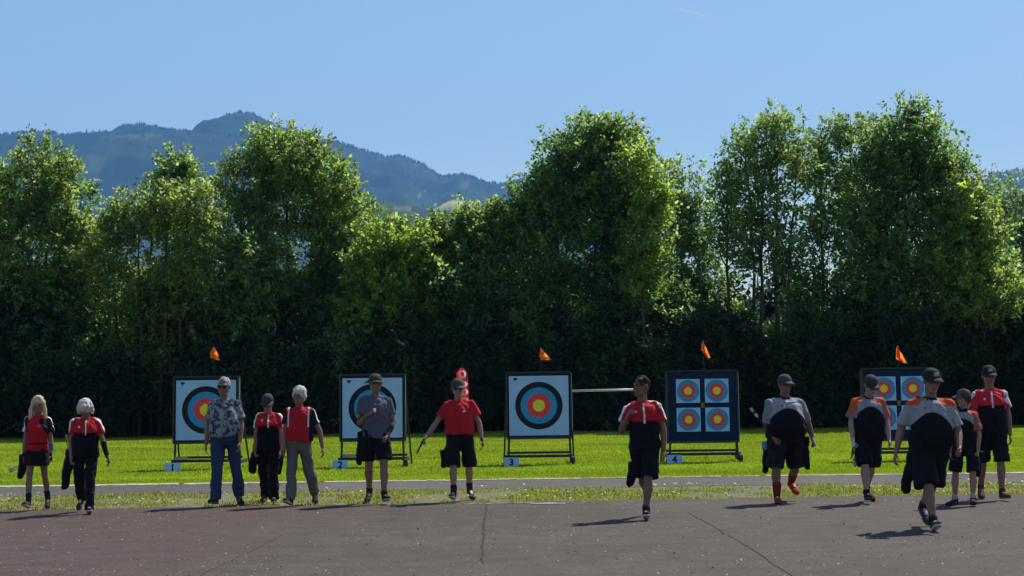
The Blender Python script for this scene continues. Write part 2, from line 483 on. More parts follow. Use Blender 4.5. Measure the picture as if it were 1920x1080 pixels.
n = 2600
X = (rng.random(n) - .5) * 20; y0 = np.interp(X, ex, ey0); y1 = np.interp(X, fx, ey1); Y = y0 + (y1 - y0) * rng.random(n)
den = vnoise(np.c_[X, Y, 0 * X], (1.0, 1.4, 1), 21); k = den > .45
tag(discs('verge_flowers', X[k], Y[k], .035 + .05 * rng.random(k.sum()), .016, (np.array([.55, .52, .12]), np.array([.60, .60, .34])), 3, .8),
    'small pale yellow flower heads among the verge weeds', 'flowers', kind='stuff')
n = 5200
Y = 14 + 14.5 * rng.random(n); X = (rng.random(n) - .5) * 2 * (Y * .275)
k = vnoise(np.c_[X, Y, 0 * X], (.7, .7, 1), 31) * .6 + rng.random(n) * .6 > .52
tag(discs('fallen_petals', X[k], Y[k], np.full(k.sum(), .006), .0085, (np.array([.22, .19, .16]), np.array([.46, .42, .37])), 4, .9),
    'pale dry petals and grit scattered over the track', 'petals', kind='stuff')

# ------------------------------------------------------------------ hills
def hill(name, prof, D, depth, foot, colour, seed, rough=8, patches=()):
    """ridge through photo pixels at distance D, sloping down towards the camera"""
    pts = [at(px, py, D) for px, py in prof]
    xs = np.array([p.x for p in pts]); zs = np.array([p.z for p in pts])
    nx, ny = 420, 46
    X = np.linspace(xs[0], xs[-1], nx)
    Z = np.interp(X, xs, zs)
    V = []; 
    tt = np.linspace(0, 1, ny)
    gx, gt = np.meshgrid(X, tt)
    gz = np.interp(gx, xs, zs)
    fall = 1 - gt ** 1.25
    yy = D - depth * gt
    P = np.c_[gx.ravel(), yy.ravel(), np.zeros(gx.size)]
    nz = (vnoise(P, (1 / 260, 1 / 260, 1), seed) - .5) * 2 * 60 + (vnoise(P, (1 / 90, 1 / 90, 1), seed + 1) - .5) * 2 * 22
    prox = np.clip(gt.ravel() * 5, 0, 1) * np.clip((1 - gt.ravel()) * 4, 0, 1)
    z = (foot + (gz - foot) * fall).ravel() + nz * prox * np.clip((gz.ravel() - foot) / 300, 0, 1)
    z += (vnoise(P, (1 / 14, 1 / 14, 1), seed + 2) - .5) * rough
    # back side
    nv = gx.size
    V = np.c_[gx.ravel(), yy.ravel(), z]
    back = np.c_[X, np.full(nx, D + depth * .8), np.full(nx, foot)]
    V = np.vstack([V, back])
    F = []
    idx = np.arange(nv).reshape(ny, nx)
    F = np.stack([idx[:-1, :-1], idx[:-1, 1:], idx[1:, 1:], idx[1:, :-1]], -1).reshape(-1, 4)
    bi = nv + np.arange(nx)
    F = np.vstack([F, np.stack([bi[:-1], bi[1:], idx[0, 1:], idx[0, :-1]], -1)])
    k = (np.clip(vnoise(V, (1 / 170, 1 / 170, 1 / 110), seed + 4) * .6 + vnoise(V, (1 / 45, 1 / 45, 1 / 45), seed + 6) * .55 - .1, 0, 1) ** 1.6)[:, None]
    C = np.array(colour[0]) * (1 - k) + np.array(colour[1]) * k
    for (px, py, rx, ry, col) in patches:
        # meadows and clearings: real patches of another ground cover on the slope
        pr = []
        Rm = np.array(CR.transposed())
        d = (V - np.array([0, 0, CAM_H])) @ Rm.T
        sx = 960 + FPX * d[:, 0] / -d[:, 2]; sy = 540 - FPX * d[:, 1] / -d[:, 2]
        q = ((sx - px) / rx) ** 2 + ((sy - py) / ry) ** 2 + (vnoise(V, (1 / 50, 1 / 50, 1 / 50), 7) - .5) * .9
        C[q < 1] = col
    o = link(name, quads_mesh(name, V, F[:, ::-1], C, True), M_hill)
    tag(o, kind='structure')
    return (gx, yy, z.reshape(ny, nx))

M_hill = mat('hillside', (1, 1, 1, 1), .95, .05, attr=True)
DARK = ((.010, .018, .012), (.055, .08, .04))
G1 = hill('mountain', [(-700, 330), (-300, 275), (0, 254), (50, 249), (98, 248), (110, 254), (150, 251), (222, 247), (230, 236), (262, 234), (300, 241), (370, 250), (390, 251), (440, 258), (480, 262), (560, 300), (640, 350), (700, 385), (760, 425), (860, 500), (1000, 600)],
     6000, 2300, 0, DARK, 3, 10, [(240, 255, 60, 5, (.07, .09, .05)), (180, 305, 22, 18, (.07, .09, .06)), (255, 360, 40, 12, (.05, .08, .04))])
G2 = hill('mountain', [(100, 420), (250, 330), (370, 256), (388, 244), (420, 218), (445, 212), (470, 213), (500, 226), (525, 241), (600, 261), (640, 269), (690, 285), (722, 295), (752, 291), (790, 306), (825, 331), (850, 330), (872, 326), (915, 344), (945, 344), (970, 340), (1010, 352), (1060, 400), (1150, 470), (1350, 560), (1800, 640)],
     6700, 2600, 0, DARK, 8, 10, [(770, 358, 16, 4, (.16, .17, .15)), (832, 346, 7, 3, (.2, .2, .18)), (790, 366, 8, 3, (.2, .2, .18)), (870, 345, 12, 4, (.1, .11, .09))])
G4 = hill('mountain', [(1640, 700), (1720, 520), (1790, 380), (1835, 332), (1880, 322), (1920, 319), (2000, 316), (2200, 335), (2700, 360)], 6400, 2000, 0, DARK, 15, 10)
G3 = hill('hill', [(520, 470), (620, 420), (680, 390), (720, 383), (770, 388), (815, 398), (850, 380), (880, 384), (930, 398), (985, 425), (1060, 470), (1200, 540)],
     3300, 1100, 0, ((.03, .05, .03), (.10, .14, .07)), 11, 9, [(845, 386, 46, 10, (.40, .43, .16)), (910, 396, 44, 8, (.32, .38, .14)), (740, 392, 30, 5, (.12, .17, .08))])

def wood(name, grids, n, label, seed, hgt=(7, 14)):
    """conifers covering the far slopes, one mass"""
    rng = np.random.default_rng(seed); V = []; k = 5
    for (gx, gy, gz), cnt in grids:
        ny, nx = gx.shape
        i = (rng.random(cnt) * (ny - 8) * rng.random(cnt)).astype(int); i[: cnt * 4 // 5] = 0
        j = (rng.random(cnt) * (nx - 1)).astype(int)
        x = gx[i, j] + rng.uniform(-4, 4, cnt); y = gy[i, j] + rng.uniform(-8, 8, cnt) * (i > 0); z = gz[i, j]
        h = rng.uniform(*hgt, cnt) * np.where(i == 0, .75, 1); r = h * rng.uniform(.2, .34, cnt)
        P = np.zeros((cnt, k + 1, 3))
        for q in range(k):
            P[:, q] = np.c_[x + r * np.cos(q * 1.2566), y + r * np.sin(q * 1.2566), z - 3]
        P[:, k] = np.c_[x, y, z + h]; V.append(P)
    V = np.concatenate(V); n = len(V)
    base = np.arange(n)[:, None] * (k + 1)
    F = np.concatenate([np.c_[base[:, 0] + q, base[:, 0] + (q + 1) % k, base[:, 0] + k] for q in range(k)])
    cc = np.repeat(rng.random((n, 1)) * np.array([[.018, .028, .016]]) + np.array([[.012, .02, .013]]), k + 1, axis=0)
    tag(link(name, quads_mesh(name, V.reshape(-1, 3), F, cc), M_hill), label, 'wood', kind='stuff')
wood('hillside_wood', [(G1, 3200), (G2, 3600), (G4, 900)], 0, 'dark conifer wood covering the far hazy mountain slopes', 3)

# ------------------------------------------------------------------ trees
def leaves(clusters, rng, per, size, cols, spread=.16, length=.75, up=.55, paleshare=.34):
    """clusters: (centre, outward) arrays -> leaf quads along short shoots"""
    c, o = clusters; n = len(c)
    d = o * .7 + np.array([0, 0, up]) + rng.normal(0, .45, (n, 3)); d /= np.linalg.norm(d, axis=1)[:, None]
    L = rng.uniform(.5, 1.25, n) * length
    ccol = cols[rng.integers(0, len(cols), n)] * rng.uniform(.7, 1.6, (n, 1))
    N = n * per
    ci = np.repeat(np.arange(n), per)
    tt = rng.random(N)
    wob = rng.normal(0, 1, (N, 3)) * spread * (1.1 - .75 * tt)[:, None]
    p = c[ci] + d[ci] * (tt * L[ci])[:, None] + wob
    ax = d[ci] * .5 + rng.normal(0, .65, (N, 3)); ax[:, 2] -= .15; ax /= np.linalg.norm(ax, axis=1)[:, None]
    nr = rng.normal(0, .55, (N, 3)) + np.array([0, 0, .9]); sd_ = np.cross(ax, nr); sd_ /= np.linalg.norm(sd_, axis=1)[:, None] + 1e-6
    s = size * rng.uniform(.65, 1.35, N)[:, None]
    V = np.zeros((N, 4, 3))
    V[:, 0] = p; V[:, 1] = p + ax * s * .5 + sd_ * s * .3; V[:, 2] = p + ax * s; V[:, 3] = p + ax * s * .5 - sd_ * s * .3
    nn = np.cross(ax, sd_); V[:, 1] += nn * s * .09; V[:, 3] += nn * s * .09
    lc = ccol[ci] * rng.uniform(.75, 1.25, (N, 1)); pale = rng.random(N) < paleshare          # some leaves painted paler, like undersides, to add glints of skylight
    lc[pale] = lc[pale] * 1.1 + np.array([.065, .078, .06])
    C = np.repeat(np.clip(lc, 0, .6), 4, axis=0)
    return V.reshape(-1, 3), np.arange(N * 4).reshape(N, 4), C

def lobes_sample(lobes, n, rng, inner=.3):
    lo = np.array(lobes); wgt = (lo[:, 3] * lo[:, 4] * lo[:, 5]) ** .75; wgt /= wgt.sum()
    i = rng.choice(len(lo), n, p=wgt)
    u = rng.normal(0, 1, (n, 3)); u /= np.linalg.norm(u, axis=1)[:, None]
    r = inner + (1 - inner) * rng.random(n) ** .6
    c = lo[i, :3] + u * lo[i, 3:6] * r[:, None]
    return c, u

GREEN = np.array([[.07, .105, .034], [.088, .115, .036], [.055, .092, .034]])
DKGREEN = np.array([[.046, .08, .03], [.06, .095, .03], [.05, .082, .028]])
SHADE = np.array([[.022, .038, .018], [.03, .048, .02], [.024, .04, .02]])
YELLOW = np.array([[.092, .115, .03], [.085, .115, .032], [.105, .11, .032], [.07, .10, .034]])
FRESH = np.array([[.10, .14, .024], [.085, .125, .028], [.115, .14, .026]])
PALE = np.array([[.075, .11, .06], [.065, .10, .055], [.09, .12, .065]])

def tree(name, label, Yd, lobes_px, ncl, cols, seed, stems, per=34, size=.145, length=.66, inner=.3, spread=.105, up=.5, branches=46, rad=.11, group=None):
    """lobes_px: (px,py,rx,ry[,dy]) crown masses in photo pixels at distance Yd; stems: photo x of each stem and where it ends"""
    rng = np.random.default_rng(seed); rnd = random.Random(seed)
    k = Yd / FPX; lobes = []
    for L in lobes_px:
        p = at(L[0], L[1] + 8, Yd); dy = L[4] if len(L) > 4 else 0
        rx, rz = (L[2] + 2) * k, (L[3] - 2) * k
        lobes.append((p.x, p.y + dy, p.z, rx, max(.6, min(rx, rz) * 1.05), rz))
    base = at(stems[0][0], 700, Yd); base = Vector((base.x, Yd, 0))
    root = empty(name, base); tag(root, label, 'tree', group)
    off = np.array([base.x, base.y, 0])
    c, o = lobes_sample(lobes, int(ncl * .88), rng, inner)
    V, F, C = leaves((c, o), rng, per, size, cols, spread, length, up)
    link('crown', quads_mesh('crown', V - off, F, C), M_leaf, root)
    tb = MB(); tips = []
    for (sx, ex_, ey) in stems:
        p0 = at(sx, 700, Yd + rnd.uniform(-.5, .5)); p0 = Vector((p0.x, p0.y, -.1)); p1 = at(ex_, ey, Yd + rnd.uniform(-.3, .3))
        pts = []; rr = []; nseg = 9
        bend = Vector((rnd.uniform(-.25, .25), rnd.uniform(-.2, .2), 0))
        for i in range(nseg + 1):
            q = i / nseg
            pts.append(p0.lerp(p1, q) + bend * math.sin(q * math.pi) + Vector((rnd.uniform(-.05, .05), rnd.uniform(-.05, .05), 0)) - Vector(off))
            rr.append(rad * (1 - q) ** .8 + .012)
        tb.tube(pts, rr, 7); tips.append((pts, rr))
    for b_ in range(branches):
        j = rnd.randrange(len(c)); tgt = Vector(c[j]) - Vector(off)
        best = None
        for pts, rr in tips:
            for i in range(3, len(pts)):
                dd = (pts[i] - tgt).length + max(0, pts[i].z - tgt.z + .3) * 2
                if best is None or dd < best[0]: best = (dd, pts[i], rr[i])
        a = best[1]; mid = a.lerp(tgt, .55) + Vector((rnd.uniform(-.15, .15), rnd.uniform(-.15, .15), -.1))
        tb.tube([a, mid, tgt], [min(.05, best[2] * .7), .025, .008], 5)
    link('trunk', tb.mesh('trunk', True), M_bark, root)
    return root

tree('broadleaf_tree', 'large bushy green tree at the left edge in front of the mountain', 66,
     [(70, 330, 72, 66), (20, 390, 80, 90), (120, 380, 52, 80), (60, 470, 110, 90), (-60, 420, 80, 110), (150, 470, 40, 80), (100, 300, 40, 36), (170, 480, 34, 60), (30, 560, 120, 60), (150, 560, 60, 50)], 1350, np.vstack([GREEN, YELLOW]), 11,
     [(60, 80, 300), (20, -20, 350), (110, 130, 370)])
tree('young_tree', 'slender pointed green tree top rising behind yellowish crowns against the mountain', 70,
     [(333, 325, 26, 40), (330, 300, 12, 26), (318, 370, 34, 40), (350, 350, 20, 35), (330, 450, 45, 80)], 300, GREEN, 12,
     [(330, 333, 290)], size=.16, rad=.07)
tree('slim_tree', 'thin yellowish tree with several bare stems showing left of the big round tree', 64.5,
     [(250, 400, 46, 40), (300, 380, 48, 40), (350, 390, 46, 55), (220, 430, 30, 34), (200, 490, 40, 50), (370, 450, 40, 60), (260, 540, 90, 46), (360, 540, 60, 50), (240, 440, 50, 40)], 720, YELLOW, 13,
     [(262, 255, 390), (225, 215, 410), (300, 310, 370), (285, 290, 380), (350, 355, 370)], per=28, rad=.055, inner=.2)
tree('broadleaf_tree', 'tall round yellow green tree standing before the mountain slope', 67,
     [(535, 290, 66, 50), (460, 345, 60, 55), (610, 350, 66, 60), (540, 370, 90, 60), (640, 410, 54, 60), (450, 420, 56, 50), (560, 470, 110, 60), (650, 470, 46, 60), (500, 275, 36, 30), (585, 300, 40, 34), (540, 555, 150, 46), (430, 500, 60, 50)], 1500, np.vstack([YELLOW, GREEN, FRESH]), 14,
     [(530, 535, 270), (480, 455, 330), (440, 430, 380), (580, 610, 330), (610, 645, 400)], inner=.42, branches=80)
tree('low_tree', 'low fresh green tree right of the round tree under the lit hillside meadow', 65,
     [(720, 450, 42, 38), (760, 470, 50, 50), (700, 500, 44, 50), (740, 520, 70, 44), (720, 570, 90, 40)], 680, FRESH, 15, [(725, 725, 440), (760, 765, 450)], rad=.07)
tree('low_tree', 'low yellowish green tree just left of the tall dark tree', 66,
     [(850, 440, 48, 44), (900, 425, 44, 40), (800, 455, 36, 40), (860, 490, 80, 50), (930, 440, 30, 50), (860, 550, 100, 46)], 820, np.vstack([YELLOW, GREEN]), 16, [(850, 855, 420), (900, 905, 410)], rad=.07)
tree('broadleaf_tree', 'tallest dark dense tree in the middle of the tree line', 66,
     [(1110, 270, 66, 48), (1060, 320, 66, 56), (1150, 290, 56, 60), (1020, 380, 66, 60), (1110, 380, 100, 70), (985, 420, 46, 56), (1180, 370, 56, 70), (1080, 470, 130, 80), (1090, 240, 46, 26), (1160, 250, 36, 30), (970, 400, 34, 36), (1080, 560, 140, 50)], 1900, np.vstack([DKGREEN, GREEN, GREEN]), 17,
     [(1100, 1105, 240), (1060, 1040, 300), (1150, 1165, 280)], inner=.25)
tree('bright_tree', 'bright yellow green tree on the right flank of the tall dark tree', 64.5,
     [(1210, 330, 30, 42), (1225, 380, 26, 50), (1195, 300, 24, 28), (1215, 450, 36, 56), (1210, 510, 32, 40)], 340, FRESH, 18, [(1210, 1205, 300)], rad=.07)
tree('pale_tree', 'small pale thin tree in the gap between the two tall tree groups', 69,
     [(1280, 360, 32, 44), (1265, 410, 36, 46), (1305, 420, 34, 50), (1290, 480, 56, 60), (1300, 550, 80, 46), (1275, 325, 12, 22)], 560, PALE, 19, [(1280, 1278, 310), (1300, 1305, 370)], per=26, rad=.06)
tree('airy_tree', 'airy many stemmed tree with sky showing between its thin dark trunks', 65.5,
     [(1450, 255, 60, 36), (1400, 310, 52, 48), (1480, 310, 56, 40), (1380, 390, 46, 50), (1430, 370, 60, 46), (1375, 450, 40, 50), (1440, 470, 70, 60), (1385, 260, 14, 26), (1460, 225, 30, 20), (1350, 350, 22, 40)], 720, np.vstack([PALE, GREEN, YELLOW]), 20,
     [(1418, 1395, 260), (1437, 1440, 240), (1468, 1460, 220), (1480, 1500, 260), (1378, 1365, 350)], per=26, size=.14, inner=.2, rad=.07, branches=90)
tree('airy_tree', 'thin leaved tree filling the space right of the many stemmed one', 67,
     [(1560, 260, 40, 36), (1550, 480, 70, 50), (1590, 250, 26, 34), (1560, 330, 56, 50), (1520, 300, 40, 40), (1540, 410, 50, 44), (1600, 380, 50, 60), (1600, 232, 12, 22)], 560, np.vstack([PALE, GREEN, GREEN]), 21,
     [(1540, 1535, 270), (1582, 1590, 230), (1600, 1605, 300)], per=26, size=.14, inner=.2, rad=.07, branches=70)
tree('tall_tree', 'tallest tree on the right with spiky upright shoots against the sky', 65,
     [(1715, 255, 40, 44), (1670, 290, 46, 50), (1745, 300, 46, 56), (1640, 338, 44, 60), (1700, 358, 66, 66), (1770, 338, 28, 46), (1690, 448, 80, 70), (1620, 428, 36, 60), (1725, 220, 20, 20), (1760, 235, 14, 20), (1790, 310, 14, 24), (1655, 245, 14, 24), (1690, 538, 110, 50)], 1050, np.vstack([DKGREEN, GREEN, GREEN]), 22,
     [(1692, 1720, 225), (1660, 1650, 280), (1720, 1760, 270)], length=.95, spread=.11, size=.15, inner=.2, branches=80)
tree('bright_tree', 'yellow green leafy tree below the spiky tall tree near the right edge', 64,
     [(1800, 370, 40, 42), (1825, 410, 36, 50), (1790, 440, 40, 50), (1850, 440, 34, 30), (1800, 500, 60, 50), (1840, 550, 80, 46)], 640, np.vstack([FRESH, YELLOW]), 23, [(1805, 1805, 360), (1830, 1840, 400)], rad=.07)
tree('pale_tree', 'pale bluish feathery tree at the far right edge of the tree line', 69,
     [(1880, 385, 36, 46), (1910, 420, 40, 56), (1890, 480, 60, 60), (1870, 350, 14, 22), (1960, 440, 50, 80)], 480, PALE, 24, [(1885, 1880, 345), (1920, 1925, 390)], per=26, rad=.06, size=.125)

# shrubs closing the foot of the wood
def shrub_mesh(seed, h, rx, ncl):
    rng = np.random.default_rng(seed); lob = []
    for i in range(9):
        zz = rng.uniform(.12, .8) * h; lob.append((rng.uniform(-.6, .6) * rx, rng.uniform(-.5, .5) * rx, zz, rng.uniform(.45, .7) * rx, rng.uniform(.45, .7) * rx, rng.uniform(.16, .26) * h))
    c, o = lobes_sample(lob, ncl, rng, .1); c[:, 2] = np.abs(c[:, 2])
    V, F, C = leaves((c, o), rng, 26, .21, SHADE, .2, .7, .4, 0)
    V[:, 2] = np.maximum(V[:, 2], .02)
    tb = MB(); rnd = random.Random(seed)
    for i in range(7):
        j = rnd.randrange(len(c)); tgt = Vector(c[j])
        tb.tube([Vector((rnd.uniform(-.3, .3), rnd.uniform(-.3, .3), -.05)), Vector((tgt.x * .5, tgt.y * .5, tgt.z * .6)), tgt], [.05, .035, .01], 6)
    return quads_mesh('foliage', V, F, C), tb.mesh('stems', True)

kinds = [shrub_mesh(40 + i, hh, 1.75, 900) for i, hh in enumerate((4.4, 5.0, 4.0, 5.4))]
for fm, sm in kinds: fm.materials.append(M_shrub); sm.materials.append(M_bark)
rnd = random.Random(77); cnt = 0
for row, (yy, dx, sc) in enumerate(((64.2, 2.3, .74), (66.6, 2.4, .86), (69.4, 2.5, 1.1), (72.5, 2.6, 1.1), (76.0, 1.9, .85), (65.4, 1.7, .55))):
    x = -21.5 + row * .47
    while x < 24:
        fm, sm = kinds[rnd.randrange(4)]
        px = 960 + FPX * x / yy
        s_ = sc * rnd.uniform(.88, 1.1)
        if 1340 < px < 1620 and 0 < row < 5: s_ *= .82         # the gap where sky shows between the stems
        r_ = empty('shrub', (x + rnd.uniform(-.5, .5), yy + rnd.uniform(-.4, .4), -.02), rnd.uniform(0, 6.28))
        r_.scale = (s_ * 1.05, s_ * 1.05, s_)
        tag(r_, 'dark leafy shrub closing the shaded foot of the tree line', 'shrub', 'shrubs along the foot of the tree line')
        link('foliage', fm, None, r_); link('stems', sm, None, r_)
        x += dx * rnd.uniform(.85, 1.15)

# leafy bushes whose green tops break the edge between the crowns and the dark foot of the wood
def bush_mesh(seed, h, rx, ncl, cols):
    rng = np.random.default_rng(seed); lob = []
    for i in range(8):
        zz = rng.uniform(.25, .86) * h; lob.append((rng.uniform(-.6, .6) * rx, rng.uniform(-.4, .4) * rx, zz, rng.uniform(.35, .6) * rx, rng.uniform(.35, .6) * rx, rng.uniform(.10, .2) * h))
    c, o = lobes_sample(lob, ncl, rng, .2)
    V, F, C = leaves((c, o), rng, 30, .15, cols, .13, .7, .35, .3)
    tb = MB(); rnd = random.Random(seed)
    for i in range(8):
        tgt = Vector(c[rnd.randrange(len(c))])
        tb.tube([Vector((rnd.uniform(-.3, .3), rnd.uniform(-.3, .3), -.05)), Vector((tgt.x * .5, tgt.y * .5, tgt.z * .6)), tgt], [.05, .035, .01], 6)
    return quads_mesh('foliage', V, F, C), tb.mesh('stems', True)
bushes = [bush_mesh(60 + i, hh, 1.7, 520, cc) for i, (hh, cc) in enumerate(((5.2, DKGREEN), (5.9, np.vstack([DKGREEN, GREEN])), (4.8, GREEN), (5.5, np.vstack([DKGREEN, YELLOW]))))]
for fm, sm in bushes: fm.materials.append(M_leaf); sm.materials.append(M_bark)
rnd = random.Random(5); x = -20.0
while x < 20:
    fm, sm = bushes[rnd.randrange(4)]; yy = rnd.uniform(65.2, 67.2); px = 960 + FPX * x / yy; s_ = rnd.uniform(.82, 1.12)
    if 1340 < px < 1640: s_ *= .8
    r_ = empty('bush', (x, yy, -.02), rnd.uniform(0, 6.28)); r_.scale = (s_, s_, s_)
    tag(r_, 'leafy green bush filling the gaps below the tree crowns', 'bush', 'leafy bushes below the tree crowns')
    link('foliage', fm, None, r_); link('stems', sm, None, r_)
    x += rnd.uniform(1.5, 2.5)

# ------------------------------------------------------------------ archery butts
def ring_face(name, rad_mats, half, parent, T, corner=None):
    """square paper with concentric printed zones, one flat mesh"""
    mb = MB(); seg = 64
    circ = lambda r: [Vector((r * math.cos(2 * math.pi * i / seg), 0, r * math.sin(2 * math.pi * i / seg))) for i in range(seg)]
    outer = []
    for i in range(seg):
        a = 2 * math.pi * i / seg; c, s_ = math.cos(a), math.sin(a); k = half / max(abs(c), abs(s_)); outer.append(Vector((c * k, 0, s_ * k)))
    loops = [outer] + [circ(r) for r, _ in rad_mats]; mats_i = [0] + [i for _, i in rad_mats]
    for q in range(len(loops)):
        if q < len(loops) - 1:
            a, b_ = loops[q], loops[q + 1]
            mb.add(a + b_, [(i, (i + 1) % seg, seg + (i + 1) % seg, seg + i) for i in range(seg)], mats_i[q])
        else:
            mb.add(loops[q], [tuple(range(seg))], mats_i[q])
    # thickness
    back = [v + Vector((0, .006, 0)) for v in outer]
    mb.add(outer + back, [(i, seg + i, seg + (i + 1) % seg, (i + 1) % seg) for i in range(seg)], 0)
    if corner:
        mb.add([Vector((corner[0] - .045, -.002, corner[1] - .02)), Vector((corner[0] + .045, -.002, corner[1] - .012)), Vector((corner[0] + .04, -.002, corner[1] + .02)), Vector((corner[0] - .03, -.002, corner[1] + .024)), ],
               [(0, 1, 2, 3)], 1)
        mb.add([Vector((corner[0] - .015, -.002, corner[1] - .045)), Vector((corner[0] + .02, -.002, corner[1] - .04)), Vector((corner[0] + .015, -.002, corner[1] - .021)), Vector((corner[0] - .02, -.002, corner[1] - .021))], [(0, 1, 2, 3)], 1)
    mb.v = [tuple(T @ Vector(v)) for v in mb.v]
    o = link(name, mb.mesh(name), [M_white_skytint, M_fblack, M_fblue, M_fred, M_fgold], parent)
    return o

BIG = [(.488, 1), (.366, 2), (.244, 3), (.122, 4), (.012, 0)]
BIG = [(.480, 1), (.472, 1), (.368, 2), (.243, 3), (.122, 4)]
SIX = [(.225, 2), (.15, 3), (.078, 4)]

M_navy = noisy(mat('navy_foam', (.01, .02, .05, 1), .9, .1), 9, (.009, .018, .05, 1), (.014, .028, .075, 1), .4)

def butt(px, py, label, w_, h_, z0, kind, wheel=True):
    g = ground(px, py); root = empty('target_stand', (g.x, g.y, 0)); tag(root, label, 'archery target', 'archery targets across the field')
    hw = w_ / 2; tilt = Matrix.Translation((0, 0, z0)) @ Matrix.Rotation(R(-5), 4, 'X')
    T3 = tilt.to_3x3()
    mb = MB(); mb.box(tilt @ Vector((0, .11, h_ / 2)), (hw, .10, h_ / 2), T3)
    link('butt', mb.mesh('butt'), M_foam if kind == 'big' else M_navy, root)
    mb = MB()
    for s_ in (-1, 1): mb.box(tilt @ Vector((s_ * (hw + .018), .10, h_ / 2)), (.016, .12, h_ / 2 + .02), T3)
    mb.box(tilt @ Vector((0, .10, h_ + .022)), (hw + .034, .12, .016), T3); mb.box(tilt @ Vector((0, .10, -.022)), (hw + .034, .12, .018), T3)
    link('surround', mb.mesh('surround'), M_black, root)
    mb = MB(); mb.box(tilt @ Vector((0, -.012, h_ + .030)), (hw + .03, .006, .006), T3); mb.box(tilt @ Vector((hw + .036, -.012, h_ * .55)), (.005, .006, h_ * .45), T3)
    link('edge_trim', mb.mesh('edge_trim'), M_edge, root)
    if kind == 'big':
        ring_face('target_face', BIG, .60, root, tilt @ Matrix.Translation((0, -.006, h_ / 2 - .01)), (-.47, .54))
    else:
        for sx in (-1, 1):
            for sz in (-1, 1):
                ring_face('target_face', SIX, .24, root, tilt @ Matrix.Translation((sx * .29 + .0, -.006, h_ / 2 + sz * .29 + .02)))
        mb = MB(); mb.box(tilt @ Vector((0, -.004, h_ / 2 + .02)), (.035, .003, .05), T3); link('centre_patch', mb.mesh('centre_patch'), M_patch, root)
    for s_ in (-1, 1):
        mb = MB(); mb.tube([(s_ * (hw - .02), .02, z0 - .02), (s_ * (hw + .0), -.03, .03)], .024, 8); link('leg', mb.mesh('leg'), M_black, root)
        mb = MB(); mb.tube([(s_ * (hw + .02), .26, z0 + h_ * .72), (s_ * (hw + .09), 1.15, .02)], .02, 8); link('rear_leg', mb.mesh('rear_leg'), M_black, root)
    mb = MB(); mb.box((0, -.02, .17), (hw + .06, .025, .028)); link('crossbar', mb.mesh('crossbar'), M_black, root)
    mb = MB(); mb.box((0, .55, .22), (hw + .03, .022, .024)); link('crossbar', mb.mesh('crossbar'), M_black, root)
    for s_ in (-1, 1):
        mb = MB(); mb.box((s_ * (hw + .02), .5, .13), (.03, .62, .03)); link('side_rail', mb.mesh('side_rail'), M_black, root)
    for s_ in (-1, 1):
        rr = .085 if s_ > 0 else .05
        mb = MB(); mb.tube([(s_ * (hw + .015), -.10, rr), (s_ * (hw + .075), -.10, rr)], rr, 18); wh = link('wheel', mb.mesh('wheel'), M_black, root)
        mb = MB(); mb.tube([(s_ * (hw + .06), -.10, rr), (s_ * (hw + .085), -.10, rr)], rr * .4, 12); link('hub', mb.mesh('hub'), M_edge, wh)
    return root

M_patch = mat('worn_patch', (.16, .16, .03, 1), .8, .2)
T1 = butt(386, 880, 'leftmost target stand, single ringed face partly hidden by the man in jeans', 1.26, 1.27, .56, 'big')
T2 = butt(699, 876, 'target stand behind the man in the brimmed hat, single ringed face', 1.26, 1.27, .56, 'big')
T3_ = butt(1012, 871, 'unobstructed single face target on a black wheeled stand in the middle', 1.26, 1.27, .56, 'big')
T4 = butt(1320, 867, 'unobstructed navy butt with four small faces in two rows', 1.38, 1.38, .44, 'four')
T5 = butt(1689, 864, 'rightmost four face target, mostly hidden behind walking archers', 1.38, 1.38, .44, 'four')
# a pale timber batten lies on the base rail of the two left stands
for T_, (bx, lbl) in ((T1, (-.50, 'short pale timber block on the base rail of the leftmost target stand')), (T2, (-.47, 'short pale timber block on the base rail of the target stand behind the hat'))):
    mb = MB(); mb.box((0, 0, .03), (.13, .05, .03))
    o = link('timber_block', mb.mesh('timber_block'), M_wood); o.location = (T_.location.x + bx, T_.location.y - .02, .1985)
    tag(o, lbl, 'timber block', 'timber blocks on the target stands')

# number plates leaning at the stand feet
def plate(px, py, digit, lbl):
    g = ground(px, py); root = empty('number_plate', (g.x, g.y - .16, 0)); tag(root, lbl, 'number plate', 'number plates at the targets')
    M = Matrix.Rotation(R(-14), 4, 'X')
    mb = MB(); mb.box(M @ Vector((0, 0, .09)), (.15, .008, .088), M.to_3x3()); link('board', mb.mesh('board'), M_plate, root)
    cu = bpy.data.curves.new('numeral', 'FONT'); cu.body = digit; cu.size = .19; cu.extrude = .002; cu.offset = .005; cu.align_x = 'CENTER'
    to = bpy.data.objects.new('tmp', cu); COL.objects.link(to)
    dg = bpy.context.evaluated_depsgraph_get(); dg.update()
    me = bpy.data.meshes.new_from_object(to.evaluated_get(dg)); bpy.data.objects.remove(to)
    o = link('numeral', me, M_ink, root); o.matrix_local = M @ Matrix.Translation((0, -.0115, .022)) @ Matrix.Rotation(R(90), 4, 'X')
plate(326, 884, '1', 'small pale blue plate with number 1 at the leftmost target')
plate(639, 879, '2', 'small pale blue plate with number 2 by the second target')
plate(959, 874, '3', 'small pale blue plate with number 3 by the middle target')
plate(1264, 869, '4', 'small pale blue plate with number 4 beside the four face target')

